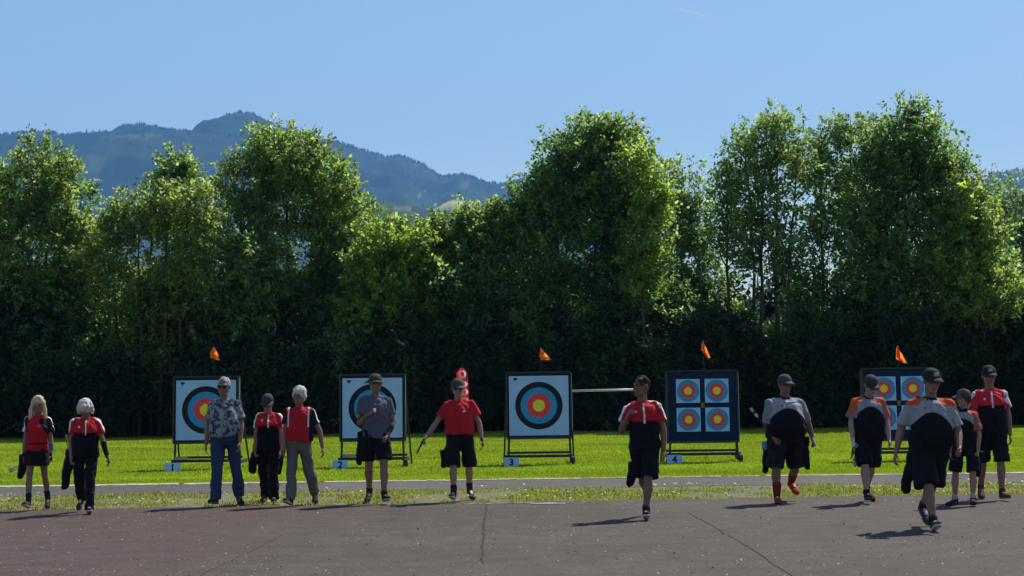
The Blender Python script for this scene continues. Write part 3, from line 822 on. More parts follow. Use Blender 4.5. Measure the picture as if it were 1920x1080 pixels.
# orange wind flags on thin poles above the butts
M_flag = leafmat('flag_cloth', .8, (1.1, 1.1, 1.0), .7, .1)
def flag(T_, h_top, outline, lbl):
    Yd = T_.location.y + .30
    root = empty('wind_flag', (T_.location.x, Yd, 0)); tag(root, lbl, 'flag', 'orange wind flags above the targets')
    off = Vector((T_.location.x, Yd, 0)); rnd = random.Random(int(outline[0][0]))
    # outline: two edges top->bottom (left list, right list) in photo pixels
    Lf, Rt = outline[1], outline[2]; n, m_ = 14, 8; V = []
    def along(E, t):
        x = t * (len(E) - 1); i = min(int(x), len(E) - 2); f = x - i
        return (E[i][0] + (E[i + 1][0] - E[i][0]) * f, E[i][1] + (E[i + 1][1] - E[i][1]) * f)
    for i in range(n + 1):
        a, c = along(Lf, i / n), along(Rt, i / n)
        for j in range(m_ + 1):
            q = j / m_; p = at(a[0] + (c[0] - a[0]) * q, a[1] + (c[1] - a[1]) * q, Yd) - off
            p.y += .05 * math.sin(q * 7 + i * .35) + .03 * math.sin(i * .8)
            V.append(p)
    F = [(i * (m_ + 1) + j, i * (m_ + 1) + j + 1, (i + 1) * (m_ + 1) + j + 1, (i + 1) * (m_ + 1) + j) for i in range(n) for j in range(m_)]
    me = bpy.data.meshes.new('cloth'); me.from_pydata([tuple(v) for v in V], [], F); me.polygons.foreach_set('use_smooth', [True] * len(F)); me.update()
    k = np.random.default_rng(1).random((len(V), 1)); paint(me, np.array([[.92, .22, .04]]) * (1 - .2 * k))
    link('cloth', me, M_flag, root)
    mb = MB(); top = at(*outline[0], Yd) - off; mb.tube([(top.x, top.y, top.z), (top.x + .03, 0, h_top - .1), (top.x + .03, 0, h_top - .55)], .008, 6); link('pole', mb.mesh('pole'), M_black, root)
flag(T1, 1.87, ((399, 648), [(399, 650), (395, 660), (395, 671)], [(400, 650), (407, 660), (413, 676)]), 'small orange flag above the leftmost target')
flag(T3_, 1.87, ((1013, 652), [(1013, 653), (1012, 664), (1013, 675)], [(1015, 653), (1024, 664), (1034, 675)]), 'small orange flag above the middle target')
flag(T4, 1.85, ((1317, 638), [(1317, 640), (1315, 654), (1326, 672)], [(1319, 640), (1324, 652), (1332, 671)]), 'slim orange flag above the unobstructed four face target')
flag(T5, 1.85, ((1682, 648), [(1682, 649), (1680, 672), (1690, 680)], [(1684, 649), (1691, 664), (1700, 681)]), 'orange flag above the rightmost target')

# white rail between the middle target and the next one
g0, g1 = at(1072, 733, 40.9), at(1213, 730, 40.9)
root = empty('barrier', ((g0.x + g1.x) / 2, 40.9, 0)); tag(root, 'white horizontal rail on thin dark posts right of the middle target', 'barrier')
mb = MB(); mb.tube([g0 - root.location, g1 - root.location], .024, 10); link('rail', mb.mesh('rail', True), mat('rail_paint', (.62, .63, .65, 1), .4, .5), root)
for g in (g0, g1):
    mb = MB(); p = g - root.location; p = Vector((p.x * .985, .03, 0)); mb.tube([(p.x, p.y, 0), (p.x, p.y, g.z - .0)], .016, 8); link('post', mb.mesh('post'), M_black, root)

# red feather banner behind the man in the plain red shirt
Yb = 44.0
pb = at(868, 760, Yb); root = empty('feather_banner', (pb.x, Yb, 0)); tag(root, 'tall narrow red banner with white marks behind the man in plain red', 'banner')
edgeL = [(863, 690), (856, 698), (856, 720), (858, 750), (862, 800)]; edgeR = [(868, 690), (876, 700), (878, 722), (879, 750), (880, 800)]
V = []; 
for i in range(25):
    q = i / 24 * 4; k = min(int(q), 3); f = q - k
    a = [edgeL[k][d] + (edgeL[k + 1][d] - edgeL[k][d]) * f for d in (0, 1)]; c = [edgeR[k][d] + (edgeR[k + 1][d] - edgeR[k][d]) * f for d in (0, 1)]
    for j in range(9):
        s_ = j / 8; p = at(a[0] + (c[0] - a[0]) * s_, a[1], Yb) - root.location; p.y = .03 * math.sin(s_ * 5 + i * .3); V.append(tuple(p))
F = [(i * 9 + j, i * 9 + j + 1, i * 9 + j + 10, i * 9 + j + 9) for i in range(24) for j in range(8)]
me = bpy.data.meshes.new('cloth'); me.from_pydata(V, [], F); me.polygons.foreach_set('use_smooth', [True] * len(F)); me.update()
paint(me, np.tile([[.45, .018, .022]], (len(V), 1))); link('cloth', me, M_flag, root)
M_mark = leafmat('banner_white', .5, (1, 1, 1), .7, .1)
def mark(px0, py0, rx, ry, hole):
    mb = MB(); seg = 20
    o_ = [at(px0 + rx * math.cos(a), py0 + ry * math.sin(a), Yb) - root.location for a in (2 * math.pi * i / seg for i in range(seg))]
    i_ = [at(px0 + rx * hole * math.cos(a), py0 + ry * hole * math.sin(a), Yb) - root.location for a in (2 * math.pi * i / seg for i in range(seg))]
    for v in o_ + i_: v.y = -.05
    mb.add(o_ + i_, [(i, (i + 1) % seg, seg + (i + 1) % seg, seg + i) for i in range(seg)])
    me = mb.mesh('letter'); paint(me, np.tile([[.75, .75, .76]], (len(me.vertices), 1))); link('letter', me, M_mark, root)
mark(867, 702, 7, 8, .5); mark(870, 720, 7, 5, .35); mark(871, 735, 7, 6, .4); mark(872, 752, 7, 7, .5)
mb = MB(); p = at(880, 800, Yb) - root.location; q = at(867, 690, Yb) - root.location
mb.tube([(p.x, .02, 0), (p.x, .02, p.z), (p.x - .01, .02, (p.z + q.z) / 2), (q.x + .08, .02, q.z - .06), (q.x, .02, q.z)], .01, 6); link('pole', mb.mesh('pole'), M_black, root)

# ------------------------------------------------------------------ people
SK = {'fair': (.30, .165, .125), 'tan': (.225, .12, .085), 'pale': (.34, .215, .175), 'brown': (.18, .095, .068)}
BLK = (.0085, .008, .012); NAVY = (.028, .03, .055); RED = (.43, .016, .022); ORANGE = (.62, .09, .03); GREY = (.27, .29, .32); WHITE = (.72, .72, .72)

def rotm(ax, deg): return Matrix.Rotation(R(deg), 4, ax)

def seg_t(P, a, c):
    a = np.array(a); d = np.array(c) - a; L = np.linalg.norm(d); d = d / L
    q = (P - a) @ d
    return q / L, np.linalg.norm(P - a - q[:, None] * d, axis=1)

def person(px, py, ptop, yaw, label, **K):
    """builds one figure, feet at photo pixel (px,py), top of the head at ptop; local frame faces -Y, +X is the viewer's right"""
    g = ground(px, py - 3); dist = g.y
    H = (py - ptop) * dist / FPX - K.get('extra', .0); s = H / 1.78
    bw = K.get('bw', 1.0); belly = K.get('belly', .0); sw = K.get('sw', 1.0) ; lw = K.get('lw', 1.0); fem = K.get('fem', False)
    skin = np.array(SK[K.get('skin', 'tan')]); seed = int(px) + 3
    # --- skeleton
    T = Matrix.Translation((0, 0, .93)) @ rotm('X', K.get('lean', 3)) @ rotm('Y', K.get('side', 0)) @ rotm('Z', K.get('twist', 0)) @ Matrix.Translation((0, 0, -.93))
    HM = T @ Matrix.Translation((0, K.get('headfwd', -.015), 1.52)) @ rotm('Z', K.get('hyaw', 0)) @ rotm('X', K.get('hpitch', 4)) @ rotm('Y', K.get('hroll', 0)) @ Matrix.Scale(K.get('head', 1.06), 4) @ Matrix.Translation((0, 0, -1.525))
    legs = {}
    for sd_, key in ((-1, 'legL'), (1, 'legR')):
        a, k, out, toe, fp = K.get(key, (5, 5, 3, 8, 0)); a, k, out = R(a), R(k), R(out)
        hip = Vector((sd_ * (.092 if not fem else .088) * max(1, bw * .95), .0, .92))
        kn = hip + Vector((sd_ * math.sin(out), -math.sin(a), -math.cos(a))).normalized() * .425
        an = kn + Vector((sd_ * math.sin(out) * .4, -math.sin(a - k), -math.cos(a - k))).normalized() * .415
        FM = Matrix.Translation(an) @ rotm('Z', sd_ * toe) @ rotm('X', -fp) @ Matrix.Translation((0, -.045, -.08))
        legs[sd_] = (hip, kn, an, FM)
    arms = {}
    for sd_, key in ((-1, 'armL'), (1, 'armR')):
        up, fo, hand = K.get(key, ((.14, .0, -1), (.06, .16, -1), 'relaxed'))
        sh = T @ Vector((sd_ * .172 * sw, .012, 1.402))
        el = sh + Vector((sd_ * up[0], -up[1], up[2])).normalized() * .295
        d = Vector((sd_ * fo[0], -fo[1], fo[2])).normalized()
        wr = el + d * .255
        arms[sd_] = (sh, el, wr, d, hand)
    # --- body: one continuous surface
    mb = MB()
    secs = [(.84, .135, .09, .01), (.90, .160, .108, .005), (.96, .172, .115, .005), (1.05, .158, .108, 0), (1.18, .158, .11, 0), (1.30, .172, .118, 0), (1.37, .155, .108, .005), (1.42, .118, .085, .01), (1.485, .066, .06, .01)]
    def bulk(z, hw, hd, yo, ez=0.0):
        f = math.exp(-((z - 1.07) / .17) ** 2)
        if fem and z > 1.05: hw *= .93
        if fem and 1.22 < z < 1.36: yo -= .018; hd += .012
        return (z, hw * bw * (1 if z < 1.4 else sw / bw) + f * belly * .35 + ez, hd * (1 + (bw - 1) * .8) * (1 if z < 1.44 else 1 / (1 + (bw - 1) * .8)) + f * belly * .5 + ez, yo - f * belly * .5)
    mb.loft([bulk(*q, -.012) for q in secs], T)
    for sd_ in (-1, 1):
        sh, el, wr, d, hand = arms[sd_]
        mb.capsule(T @ Vector((sd_ * .04, .012, 1.425)), sh + Vector((0, 0, -.012)), .038, .040)
        mb.capsule(sh + Vector((0, 0, -.008)), el, .046 * lw, .040 * lw); mb.capsule(el, el.lerp(wr, .3), .041 * lw, .042 * lw); mb.capsule(el.lerp(wr, .3), wr, .042 * lw, .027)
        # hand
        n_ = Vector((-sd_, 0, 0)); n_ = (n_ - d * n_.dot(d)); n_ = n_.normalized() if n_.length > .2 else Vector((0, 0, 1))
        t_ = (n_.cross(d)) * sd_; t_.normalize()
        curls = {'relaxed': (18, 26, 20), 'fist': (72, 88, 60), 'hold': (55, 60, 45), 'open': (6, 10, 8)}[hand]
        hs = .92 if fem else 1.0
        c0 = wr + d * .012; c1 = wr + d * .088 * hs
        for q in (-.028, -.0095, .0095, .028):
            mb.capsule(c0 + t_ * q * .7, c1 + t_ * q, .0135, .0125, 10)
        for q, L, fan in ((.031, .074, .10), (.0105, .082, .03), (-.0105, .078, -.04), (-.030, .060, -.12)):
            p = c1 + t_ * q * hs; ang = 0; rr = .0095
            for i_, c_ in enumerate(curls):
                ang += c_ * (1 - .12 * (q < 0)); dd = (d * math.cos(R(ang)) + n_ * math.sin(R(ang)) + t_ * fan).normalized()
                p2 = p + dd * L * hs * (.42, .32, .26)[i_]; mb.capsule(p, p2, rr, rr - .0009, 8); p = p2; rr -= .0009
        tb_ = wr + d * .03 + t_ * .022; tm = tb_ + (d * .62 + t_ * .62 + n_ * .30).normalized() * .042
        mb.capsule(tb_, tm, .0135, .0115, 8); te = tm + (d * .8 + t_ * (.05 if hand != 'relaxed' else .3) + n_ * (.75 if hand != 'relaxed' else .25)).normalized() * .034; mb.capsule(tm, te, .011, .0095, 8)
        hip, kn, an, FM = legs[sd_]
        mb.capsule(hip + Vector((0, 0, .02)), kn, .088 * lw * (1 + (bw - 1) * .5), .054 * lw); mb.capsule(kn, kn.lerp(an, .28) + Vector((sd_ * .006, .012, 0)), .050 * lw, .060 * lw)
        mb.capsule(kn.lerp(an, .28) + Vector((sd_ * .006, .014, 0)), kn.lerp(an, .62) + Vector((0, .006, 0)), .060 * lw, .044 * lw); mb.capsule(kn.lerp(an, .62) + Vector((0, .006, 0)), an, .044 * lw, .035)
        mb.capsule(FM @ Vector((0, .045, .07)), FM @ Vector((0, -.08, .034)), .033, .018)
    # neck and head
    V_ = lambda *a: HM @ Vector(a)
    H3 = HM.to_3x3()
    mb.capsule(T @ Vector((0, .012, 1.44)), V_(0, .005, 1.60), .060 + .008 * (bw - 1) * 3, .055)
    mb.ell(V_(0, .012, 1.675), (.076, .097, .104), H3); mb.ell(V_(0, -.035, 1.615), (.060, .060, .072), H3)
    mb.capsule(V_(-.014, -.070, 1.567), V_(.014, -.070, 1.567), .024, .024, 10)
    for q in (-1, 1):
        mb.capsule(V_(q * .05, .0, 1.60), V_(q * .022, -.065, 1.57), .024, .022, 10)
        mb.ell(V_(q * .040, -.062, 1.636), (.026, .026, .026), H3, 10, 6); mb.ell(V_(q * .081, .012, 1.655), (.010, .021, .032), H3, 10, 6)
        mb.capsule(V_(q * .012, -.084, 1.690), V_(q * .045, -.074, 1.692), .013, .011, 8)
    mb.capsule(V_(0, -.090, 1.676), V_(0, -.112, 1.640), .009, .0145, 8); mb.capsule(V_(-.018, -.088, 1.597), V_(.018, -.088, 1.597), .008, .008, 8); mb.capsule(V_(-.015, -.086, 1.587), V_(.015, -.086, 1.587), .008, .008, 8)
    body = remesh(mb, .0072, 2, 'person')
    co = coords(body); C = np.tile(skin, (len(co), 1)) * (.9 + .2 * vnoise(co, 14, seed))[:, None]
    hl = co @ np.array(H3) + 0  # head-local
    inv = np.array(HM.inverted()); hl = co @ inv[:3, :3].T + inv[:3, 3]
    facez = (hl[:, 1] < -.055)
    eye = facez & (np.abs(np.abs(hl[:, 0]) - .032) < .014) & (np.abs(hl[:, 2] - 1.668) < .0065); C[eye] = (.03, .022, .02)
    brow = facez & (np.abs(np.abs(hl[:, 0]) - .032) < .020) & (np.abs(hl[:, 2] - 1.694) < .006); C[brow] = np.array(K.get('hair', (.05, .035, .025))) * .7
    lip = facez & (np.abs(hl[:, 0]) < .022) & (np.abs(hl[:, 2] - 1.592) < .009); C[lip] = skin * (.85, .55, .55)
    if K.get('beard'):
        bd = (hl[:, 1] < .01) & (hl[:, 2] < 1.615) & (hl[:, 2] > 1.54) & ~lip & (hl[:, 1] > -.2); C[bd] = np.array(K['beard'])
    if K.get('tattoo'):
        for sd_ in (-1, 1):
            tt_, dd_ = seg_t(co, arms[sd_][1], arms[sd_][2]); m_ = (tt_ > .05) & (tt_ < .95) & (dd_ < .07) & (vnoise(co, 45, 4) > .55); C[m_] = C[m_] * .35
    paint(body, C)
    root = link('person', body, M_skin); kids = []
    tag(root, label, 'person', 'archers walking back from the targets')
    def kid(name, me, m): o = link(name, me, m, root); kids.append(o); return o

    # --- shoes and socks
    low = 9
    for sd_ in (-1, 1):
        hip, kn, an, FM = legs[sd_]; mb = MB(); k = K.get('shoe', 1.0); F3 = FM.to_3x3()
        mb.ell((0, .055, .045), (.040, .048, .045)); mb.ell((0, -.02, .046), (.044, .105, .048)); mb.ell((sd_ * .004, -.125, .036), (.050, .082, .036)); mb.capsule((0, .05, .06), (0, .045, .105), .042, .045)
        mb.ell((0, .05, .016), (.042, .052, .016)); mb.ell((sd_ * .004, -.12, .014), (.052, .092, .015)); mb.ell((0, -.03, .014), (.042, .10, .014))
        me = remesh(mb, .0085, 2, 'shoe'); c_ = coords(me); c_[:, 2] = np.maximum(c_[:, 2], .004)
        c_[:, :2] *= k
        Cs = np.tile(np.array(K.get('shoe_c', (.02, .02, .022))), (len(c_), 1)); so = c_[:, 2] < .022; Cs[so] = K.get('sole_c', (.06, .06, .06))
        lace = (np.abs(c_[:, 0]) < .02) & (c_[:, 1] < -.0) & (c_[:, 1] > -.09) & (c_[:, 2] > .06); Cs[lace] = K.get('lace_c', (.12, .12, .12))
        F = np.array(FM); c_ = c_ @ F[:3, :3].T + F[:3, 3]; low = min(low, c_[:, 2].min())
        me.vertices.foreach_set('co', c_.astype(np.float32).ravel()); me.update(); paint(me, Cs); kid('shoe', me, M_cloth)
        if 'sock' in K:
            top, col = K['sock']; mb = MB(); p = an.lerp(kn, top); r0 = .041 * lw; r1 = (.042 + .02 * min(1, top * 2)) * lw
            mb.capsule(an + Vector((0, 0, -.01)), p, .043, r1, 16); me = remesh(mb, .009, 2, 'sock', .002, (30, 30, 60), seed); paint(me, np.tile(col, (len(me.vertices), 1))); kid('sock', me, M_cloth)
    # --- lower clothes
    kind, hem, col = K['lower'][:3]; flare = K['lower'][3] if len(K['lower']) > 3 else 1.0
    mb = MB(); ez = .016
    wz = K.get('waist', 1.02)
    mb.loft([bulk(z, hw, hd, yo, ez if z < .93 else .004) for z, hw, hd, yo in ((.83, .140, .095, .01), (.90, .166, .112, .006), (.96, .176, .118, .005), (wz, .166, .110, .002))], T)
    for sd_ in (-1, 1):
        hip, kn, an, FM = legs[sd_]; rt = .098 * lw * (1 + (bw - 1) * .6) ; h0 = hip + Vector((0, 0, .01))
        if kind == 'shorts':
            end = h0.lerp(kn, hem) if hem <= 1 else kn.lerp(an, hem - 1)
            out_ = end + Vector((sd_ * .012 * flare, 0, 0))
            mb.frustum(h0, out_, rt + .008, .094 * lw * flare * (1 + (bw - 1) * .5), 22, 1.05)
        else:
            mb.capsule(h0, kn, rt + .004, .078 * lw * flare, 18); mb.capsule(kn, kn.lerp(an, .5), .078 * lw * flare, .076 * lw * flare, 18)
            mb.frustum(kn.lerp(an, .45), an + (an - kn).normalized() * hem + Vector((0, .012, 0)), .077 * lw * flare, .072 * lw * flare, 20, 1.1)
    if K.get('skirt'):
        mb.loft([(.70, .205, .185, -.01), (.85, .198, .155, 0), (.98, .175, .118, 0)], T)
    me = remesh(mb, .0115, 3, kind, .016, (11, 11, 5) if kind == 'trousers' else (9, 9, 4), seed)
    c_ = coords(me); Cc = np.tile(np.array(col), (len(c_), 1)) * (.85 + .3 * vnoise(c_, 5, seed + 2))[:, None]
    if K.get('belt'): Cc[np.abs(c_[:, 2] - wz + .02) < .02] = (.015, .012, .01)
    if K.get('camo'):
        v = vnoise(c_, 16, 5) > .58; Cc[v] = Cc[v] * .45
    paint(me, Cc); kid(kind, me, M_cloth)
    # --- shirt
    zb = K.get('hem', .90); ez = K.get('ease', .027); mb = MB()
    ss = [(zb, .172, .118, .004), (zb + .06, .170, .118, .003), (1.06, .166, .116, 0), (1.18, .166, .118, 0), (1.30, .174, .122, 0), (1.37, .160, .110, .005), (1.42, .128, .092, .01), (1.462, .082, .072, .01), (1.492, .056, .058, .01)]
    ss = [q for i_, q in enumerate(ss) if i_ < 2 or q[0] > ss[1][0] + .02]
    mb.loft([bulk(z, hw, hd, yo, ez if z < 1.46 else .010) for z, hw, hd, yo in ss], T)
    sl = K.get('sleeve', .62)
    for sd_ in (-1, 1):
        sh, el, wr, d, hand = arms[sd_]
        mb.capsule(T @ Vector((sd_ * .045, .012, 1.440)), sh, .052 * max(1, sw), .063); mb.ell(sh, (.064, .066, .064))
        e_ = sh.lerp(el, min(sl, 1)); mb.frustum(sh, e_, .063 * lw ** .5, (.070 if sl < .9 else .058) * lw ** .7 * K.get('slw', 1.0), 20)
        if sl > 1: mb.capsule(el, el.lerp(wr, sl - 1), .056 * lw, .045 * lw)
    me = remesh(mb, .0082, 2, 'shirt', .018, (10, 10, 6), seed + 1)
    c_ = coords(me); inv = np.array(T.inverted()); r_ = c_ @ inv[:3, :3].T + inv[:3, 3]
    slv = np.zeros(len(c_), int); tl = np.zeros(len(c_))
    for sd_ in (-1, 1):
        t1, d1 = seg_t(c_, arms[sd_][0], arms[sd_][1]); m_ = (d1 < .11 * max(1, lw)) & (t1 > -.28) & (t1 < sl + .02) & (r_[:, 0] * sd_ > .165 * sw) & ((t1 > .02) | (r_[:, 0] * sd_ > .175 * sw)); slv[m_] = sd_; tl[m_] = t1[m_]
    Cs = K['shirt'](r_, slv, tl, c_); Cs = np.asarray(Cs, float) * (.88 + .24 * vnoise(c_, 7, seed + 4))[:, None]
    paint(me, Cs); kid('shirt', me, M_cloth)
    # --- hair
    hc = np.array(K.get('hair', (.05, .035, .025)))
    if K.get('hairstyle', 'short') != 'none':
        mb = MB(); st = K.get('hairstyle', 'short'); amp = .015
        if st == 'short':
            mb.ell(V_(0, .026, 1.688), (.083, .096, .100), H3); mb.ell(V_(0, .055, 1.640), (.070, .058, .075), H3)
        elif st == 'crop':
            mb.ell(V_(0, .020, 1.690), (.081, .098, .096), H3)
        elif st == 'full':
            mb.ell(V_(0, .022, 1.702), (.096, .108, .098), H3); mb.ell(V_(0, .065, 1.645), (.085, .062, .085), H3)
            for q in (-1, 1): mb.ell(V_(q * .078, .02, 1.668), (.025, .048, .050), H3)
            amp = .016
        elif st == 'bob':
            mb.ell(V_(0, .018, 1.700), (.106, .114, .104), H3); mb.ell(V_(0, .070, 1.635), (.104, .068, .105), H3)
            for q in (-1, 1): mb.capsule(V_(q * .082, -.01, 1.70), V_(q * .092, .005, 1.575), .040, .030)
            mb.ell(V_(0, -.055, 1.748), (.075, .045, .045), H3)
            amp = .016
        elif st == 'long':
            mb.ell(V_(0, .020, 1.695), (.090, .106, .102), H3)
            mb.capsule(V_(0, .075, 1.66), V_(0, .10, 1.42), .085, .075)
            for q in (-1, 1):
                mb.capsule(V_(q * .074, .0, 1.70), V_(q * .100, .0, 1.55), .034, .036); mb.capsule(V_(q * .100, .0, 1.55), V_(q * .112, -.03, 1.40), .036, .026)
                mb.capsule(V_(q * .012, -.05, 1.775), V_(q * .070, -.045, 1.70), .026, .024)
            amp = .014
        me = remesh(mb, .0075, 2, 'hair', amp * .55, (60, 60, 9), seed); c_ = coords(me)
        paint(me, hc[None, :] * (.55 + .8 * vnoise(c_, (90, 90, 9), seed))[:, None]); kid('hair', me, M_hair)
    # --- hats
    hat = K.get('hat')
    if hat:
        mb = MB(); hcol = np.array(hat[1])
        byaw = hat[2] if len(hat) > 2 else 0
        BM = HM @ Matrix.Translation((0, .014, 1.70)) @ rotm('Z', byaw)
        dome = []
        for i_ in range(17):
            a = R(i_ * 5.6); f = math.cos(a) ** .8; dome.append([BM @ Vector((.092 * f * math.cos(b_), .112 * f * math.sin(b_), -.012 + (.106 if hat[0] == 'cap' else .094) * math.sin(a))) for b_ in (2 * math.pi * j / 48 for j in range(48))])
        mb.rings(dome)
        if hat[0] == 'cap':
            up_, dn_ = [], []
            V1 = []; nb = 15
            for i_ in range(nb):
                a = R(-68 + 136 * i_ / (nb - 1)); q = math.cos(a * 1.22) ** .8 if abs(a * 1.22) < 1.57 else 0
                inn = Vector((.088 * math.sin(a), -.106 * math.cos(a), .0)); out_ = inn + Vector((.012 * math.sin(a), -.085 * q, -.018 - .022 * math.sin(a) ** 2 - .01 * q))
                V1 += [BM @ (inn + Vector((0, 0, .008))), BM @ (out_ + Vector((0, 0, .006))), BM @ out_, BM @ inn]
            fs = []
            for i_ in range(nb - 1):
                for q in range(4): fs.append((4 * i_ + q, 4 * i_ + (q + 1) % 4, 4 * i_ + 4 + (q + 1) % 4, 4 * i_ + 4 + q))
            mb.add(V1, fs)
        else:
            rs = []
            for r_0, z_ in ((.88, 0), (1.52, -.022), (1.54, -.028), (.88, -.010)):
                rs.append([BM @ Vector((.094 * r_0 * math.cos(b_), .114 * r_0 * math.sin(b_), z_ - .012 * math.cos(2 * b_))) for b_ in (2 * math.pi * j / 28 for j in range(28))])
            mb.rings(rs + [rs[0]])
        me = mb.mesh('cap', True); c_ = coords(me)
        Cc = np.tile(hcol, (len(c_), 1)); 
        if len(hat) > 3:
            inv = np.array(BM.inverted()); q = c_ @ inv[:3, :3].T + inv[:3, 3]; m_ = (q[:, 1] < -.05) & (q[:, 2] > .028) & (q[:, 2] < .062) & (np.abs(q[:, 0]) < .027); Cc[m_] = hat[3]
        paint(me, Cc); kid('cap' if hat[0] == 'cap' else 'brimmed_hat', me, M_cloth)
    if K.get('shades'):
        mb = MB()
        for q in (-1, 1):
            mb.ell(V_(q * .034, -.098, 1.668), (.028, .009, .019), H3, 12, 8); mb.capsule(V_(q * .060, -.092, 1.672), V_(q * .086, .0, 1.668), .004, .004, 6)
        mb.capsule(V_(-.01, -.106, 1.674), V_(.01, -.106, 1.674), .004, .004, 6)
        kid('sunglasses', mb.mesh('sunglasses', True), M_ink)
    for sd_, col_, a_, b_ in K.get('guard', ()):
        sh, el, wr, d, hand = arms[sd_]; mb = MB(); mb.frustum(el.lerp(wr, a_), el.lerp(wr, b_), .048 * lw, .036 * lw); me = remesh(mb, .009, 2, 'arm_guard', .003, (30, 30, 30), seed); paint(me, np.tile(col_, (len(me.vertices), 1))); kid('arm_guard', me, M_cloth)
    for sd_, col_ in K.get('glove', ()):
        sh, el, wr, d, hand = arms[sd_]; mb = MB(); n_ = Vector((-sd_, 0, 0)); n_ = (n_ - d * n_.dot(d)).normalized(); t_ = n_.cross(d)
        for q in (-.03, -.01, .01, .03): mb.capsule(wr - d * .01 + t_ * q * .7, wr + d * .085 + t_ * q, .019, .0185, 10)
        me = remesh(mb, .008, 2, 'glove'); paint(me, np.tile(col_, (len(me.vertices), 1))); kid('glove', me, M_cloth)
    # --- place
    M = Matrix.Scale(s, 4) @ Matrix.Translation((0, 0, -low))
    for o in [root] + kids: o.data.transform(M)
    root.location = (g.x, g.y, .004 if g.y < 27.6 else 0.0); root.rotation_euler = (0, 0, R(yaw))
    W = Matrix.Translation(root.location) @ rotm('Z', yaw) @ M
    return {'W': W, 'arms': arms, 'legs': legs, 'T': T, 's': s, 'bw': bw, 'root': root}

# --- shirt patterns, in coordinates that move with the torso
def plain(col):
    return lambda r, sl, tl, c: np.tile(col, (len(r), 1))
def with_logo(f, col, x=.09, z=1.33, sz=.022):
    def g(r, sl, tl, c):
        C = f(r, sl, tl, c); m = (r[:, 1] < 0) & (np.abs(r[:, 0] - x) < sz) & (np.abs(r[:, 2] - z) < sz * .8) & (np.abs(np.abs(r[:, 0] - x) + np.abs(r[:, 2] - z) - sz * .8) < sz * .5); C[m] = col; return C
    return g
def yoke(top=RED, low=BLK, zy=1.275, zipper=True, sleeve=None, piping=True, stripe=True):
    def f(r, sl, tl, c):
        C = np.tile(low, (len(r), 1)).astype(float); x, y, z = r[:, 0], r[:, 1], r[:, 2]
        C[(z > zy + .12 * np.clip(np.abs(x) - .12, 0, 1)) & (sl == 0)] = top
        if sleeve is not None: C[sl != 0] = sleeve
        else: C[sl != 0] = top
        if piping:
            m = (sl != 0) & (np.abs(y - .01 + .02) < .024) & (tl < .9) ; C[m] = WHITE
            m = (sl == 0) & (z > 1.40) & (np.abs(y - .02) < .018) & (np.abs(x) > .08); C[m] = WHITE
        if zipper: C[(y < 0) & (np.abs(x - .012) < .011) & (z > zy - .03) & (z < 1.455)] = WHITE
        C[(z > 1.485)] = low
        return C
    return with_logo(f, WHITE, -.09, 1.36, .016)
def arch(low=BLK, top=GREY, sleeve=GREY, stripe=None, collar=BLK, k=1.0, apex=1.33, mark=True, sleeve2=None):
    def f(r, sl, tl, c):
        C = np.tile(top, (len(r), 1)).astype(float); x, y, z = r[:, 0], r[:, 1], r[:, 2]
        xx = np.abs(x) / k
        C[(z < apex - 4.2 * xx ** 2) & (sl == 0)] = low
        C[(z < 1.15) & (sl == 0)] = low
        C[sl != 0] = sleeve
        if sleeve2 is not None: C[(sl != 0) & (tl > .42 + .25 * (np.abs(x) > .22))] = sleeve2
        if stripe is not None:
            m = (z > 1.395 + .10 * (.19 - np.clip(np.abs(x), 0, .19))) & (np.abs(x) > .085) & (np.abs(y) < .09) & (tl < .12); C[m] = stripe
        if collar is not None: C[(z > 1.474) | ((z > 1.455) & (np.abs(x) < .06) & (y < 0))] = collar
        return C
    return with_logo(f, (.05, .05, .06), -.08, 1.375, .012) if mark else f
def floral(r, sl, tl, c):
    C = np.tile((.25, .27, .28), (len(r), 1)).astype(float)
    a = vnoise(c, 20, 3) * .55 + vnoise(c, 46, 4) * .45; C[a > .53] = (.045, .055, .085); C[(a > .44) & (a < .47)] = (.12, .13, .15)
    return C
def vest(r, sl, tl, c):
    C = np.tile(RED, (len(r), 1)).astype(float); x, y, z = r[:, 0], r[:, 1], r[:, 2]
    C[(x > .03 + (z - 1.16) * .0) & (z > 1.16) & (z < 1.44) & (x * 1.3 + .0 > (1.44 - z) * .9 - .08 + .06)] = BLK
    C[sl == 1] = BLK; C[sl == -1] = (.06, .012, .016)
    C[(np.abs(z - 1.045) < .012) & (sl == 0)] = (.05, .01, .014)
    C[(sl != 0) & (np.abs(y) < .02)] = WHITE
    return C
def red_black_sleeve(r, sl, tl, c):
    C = np.tile(RED, (len(r), 1)).astype(float); x, y, z = r[:, 0], r[:, 1], r[:, 2]
    C[(x > .165) & (z < 1.36)] = BLK; C[sl == 1] = BLK; C[sl == -1] = (.03, .015, .018)
    C[(sl == 0) & (np.abs(np.abs(x) - .150) < .010) & (z > 1.20) & (y < .03)] = WHITE
    C[(sl == 1) & (np.abs(y - .0) < .016)] = WHITE
    return C

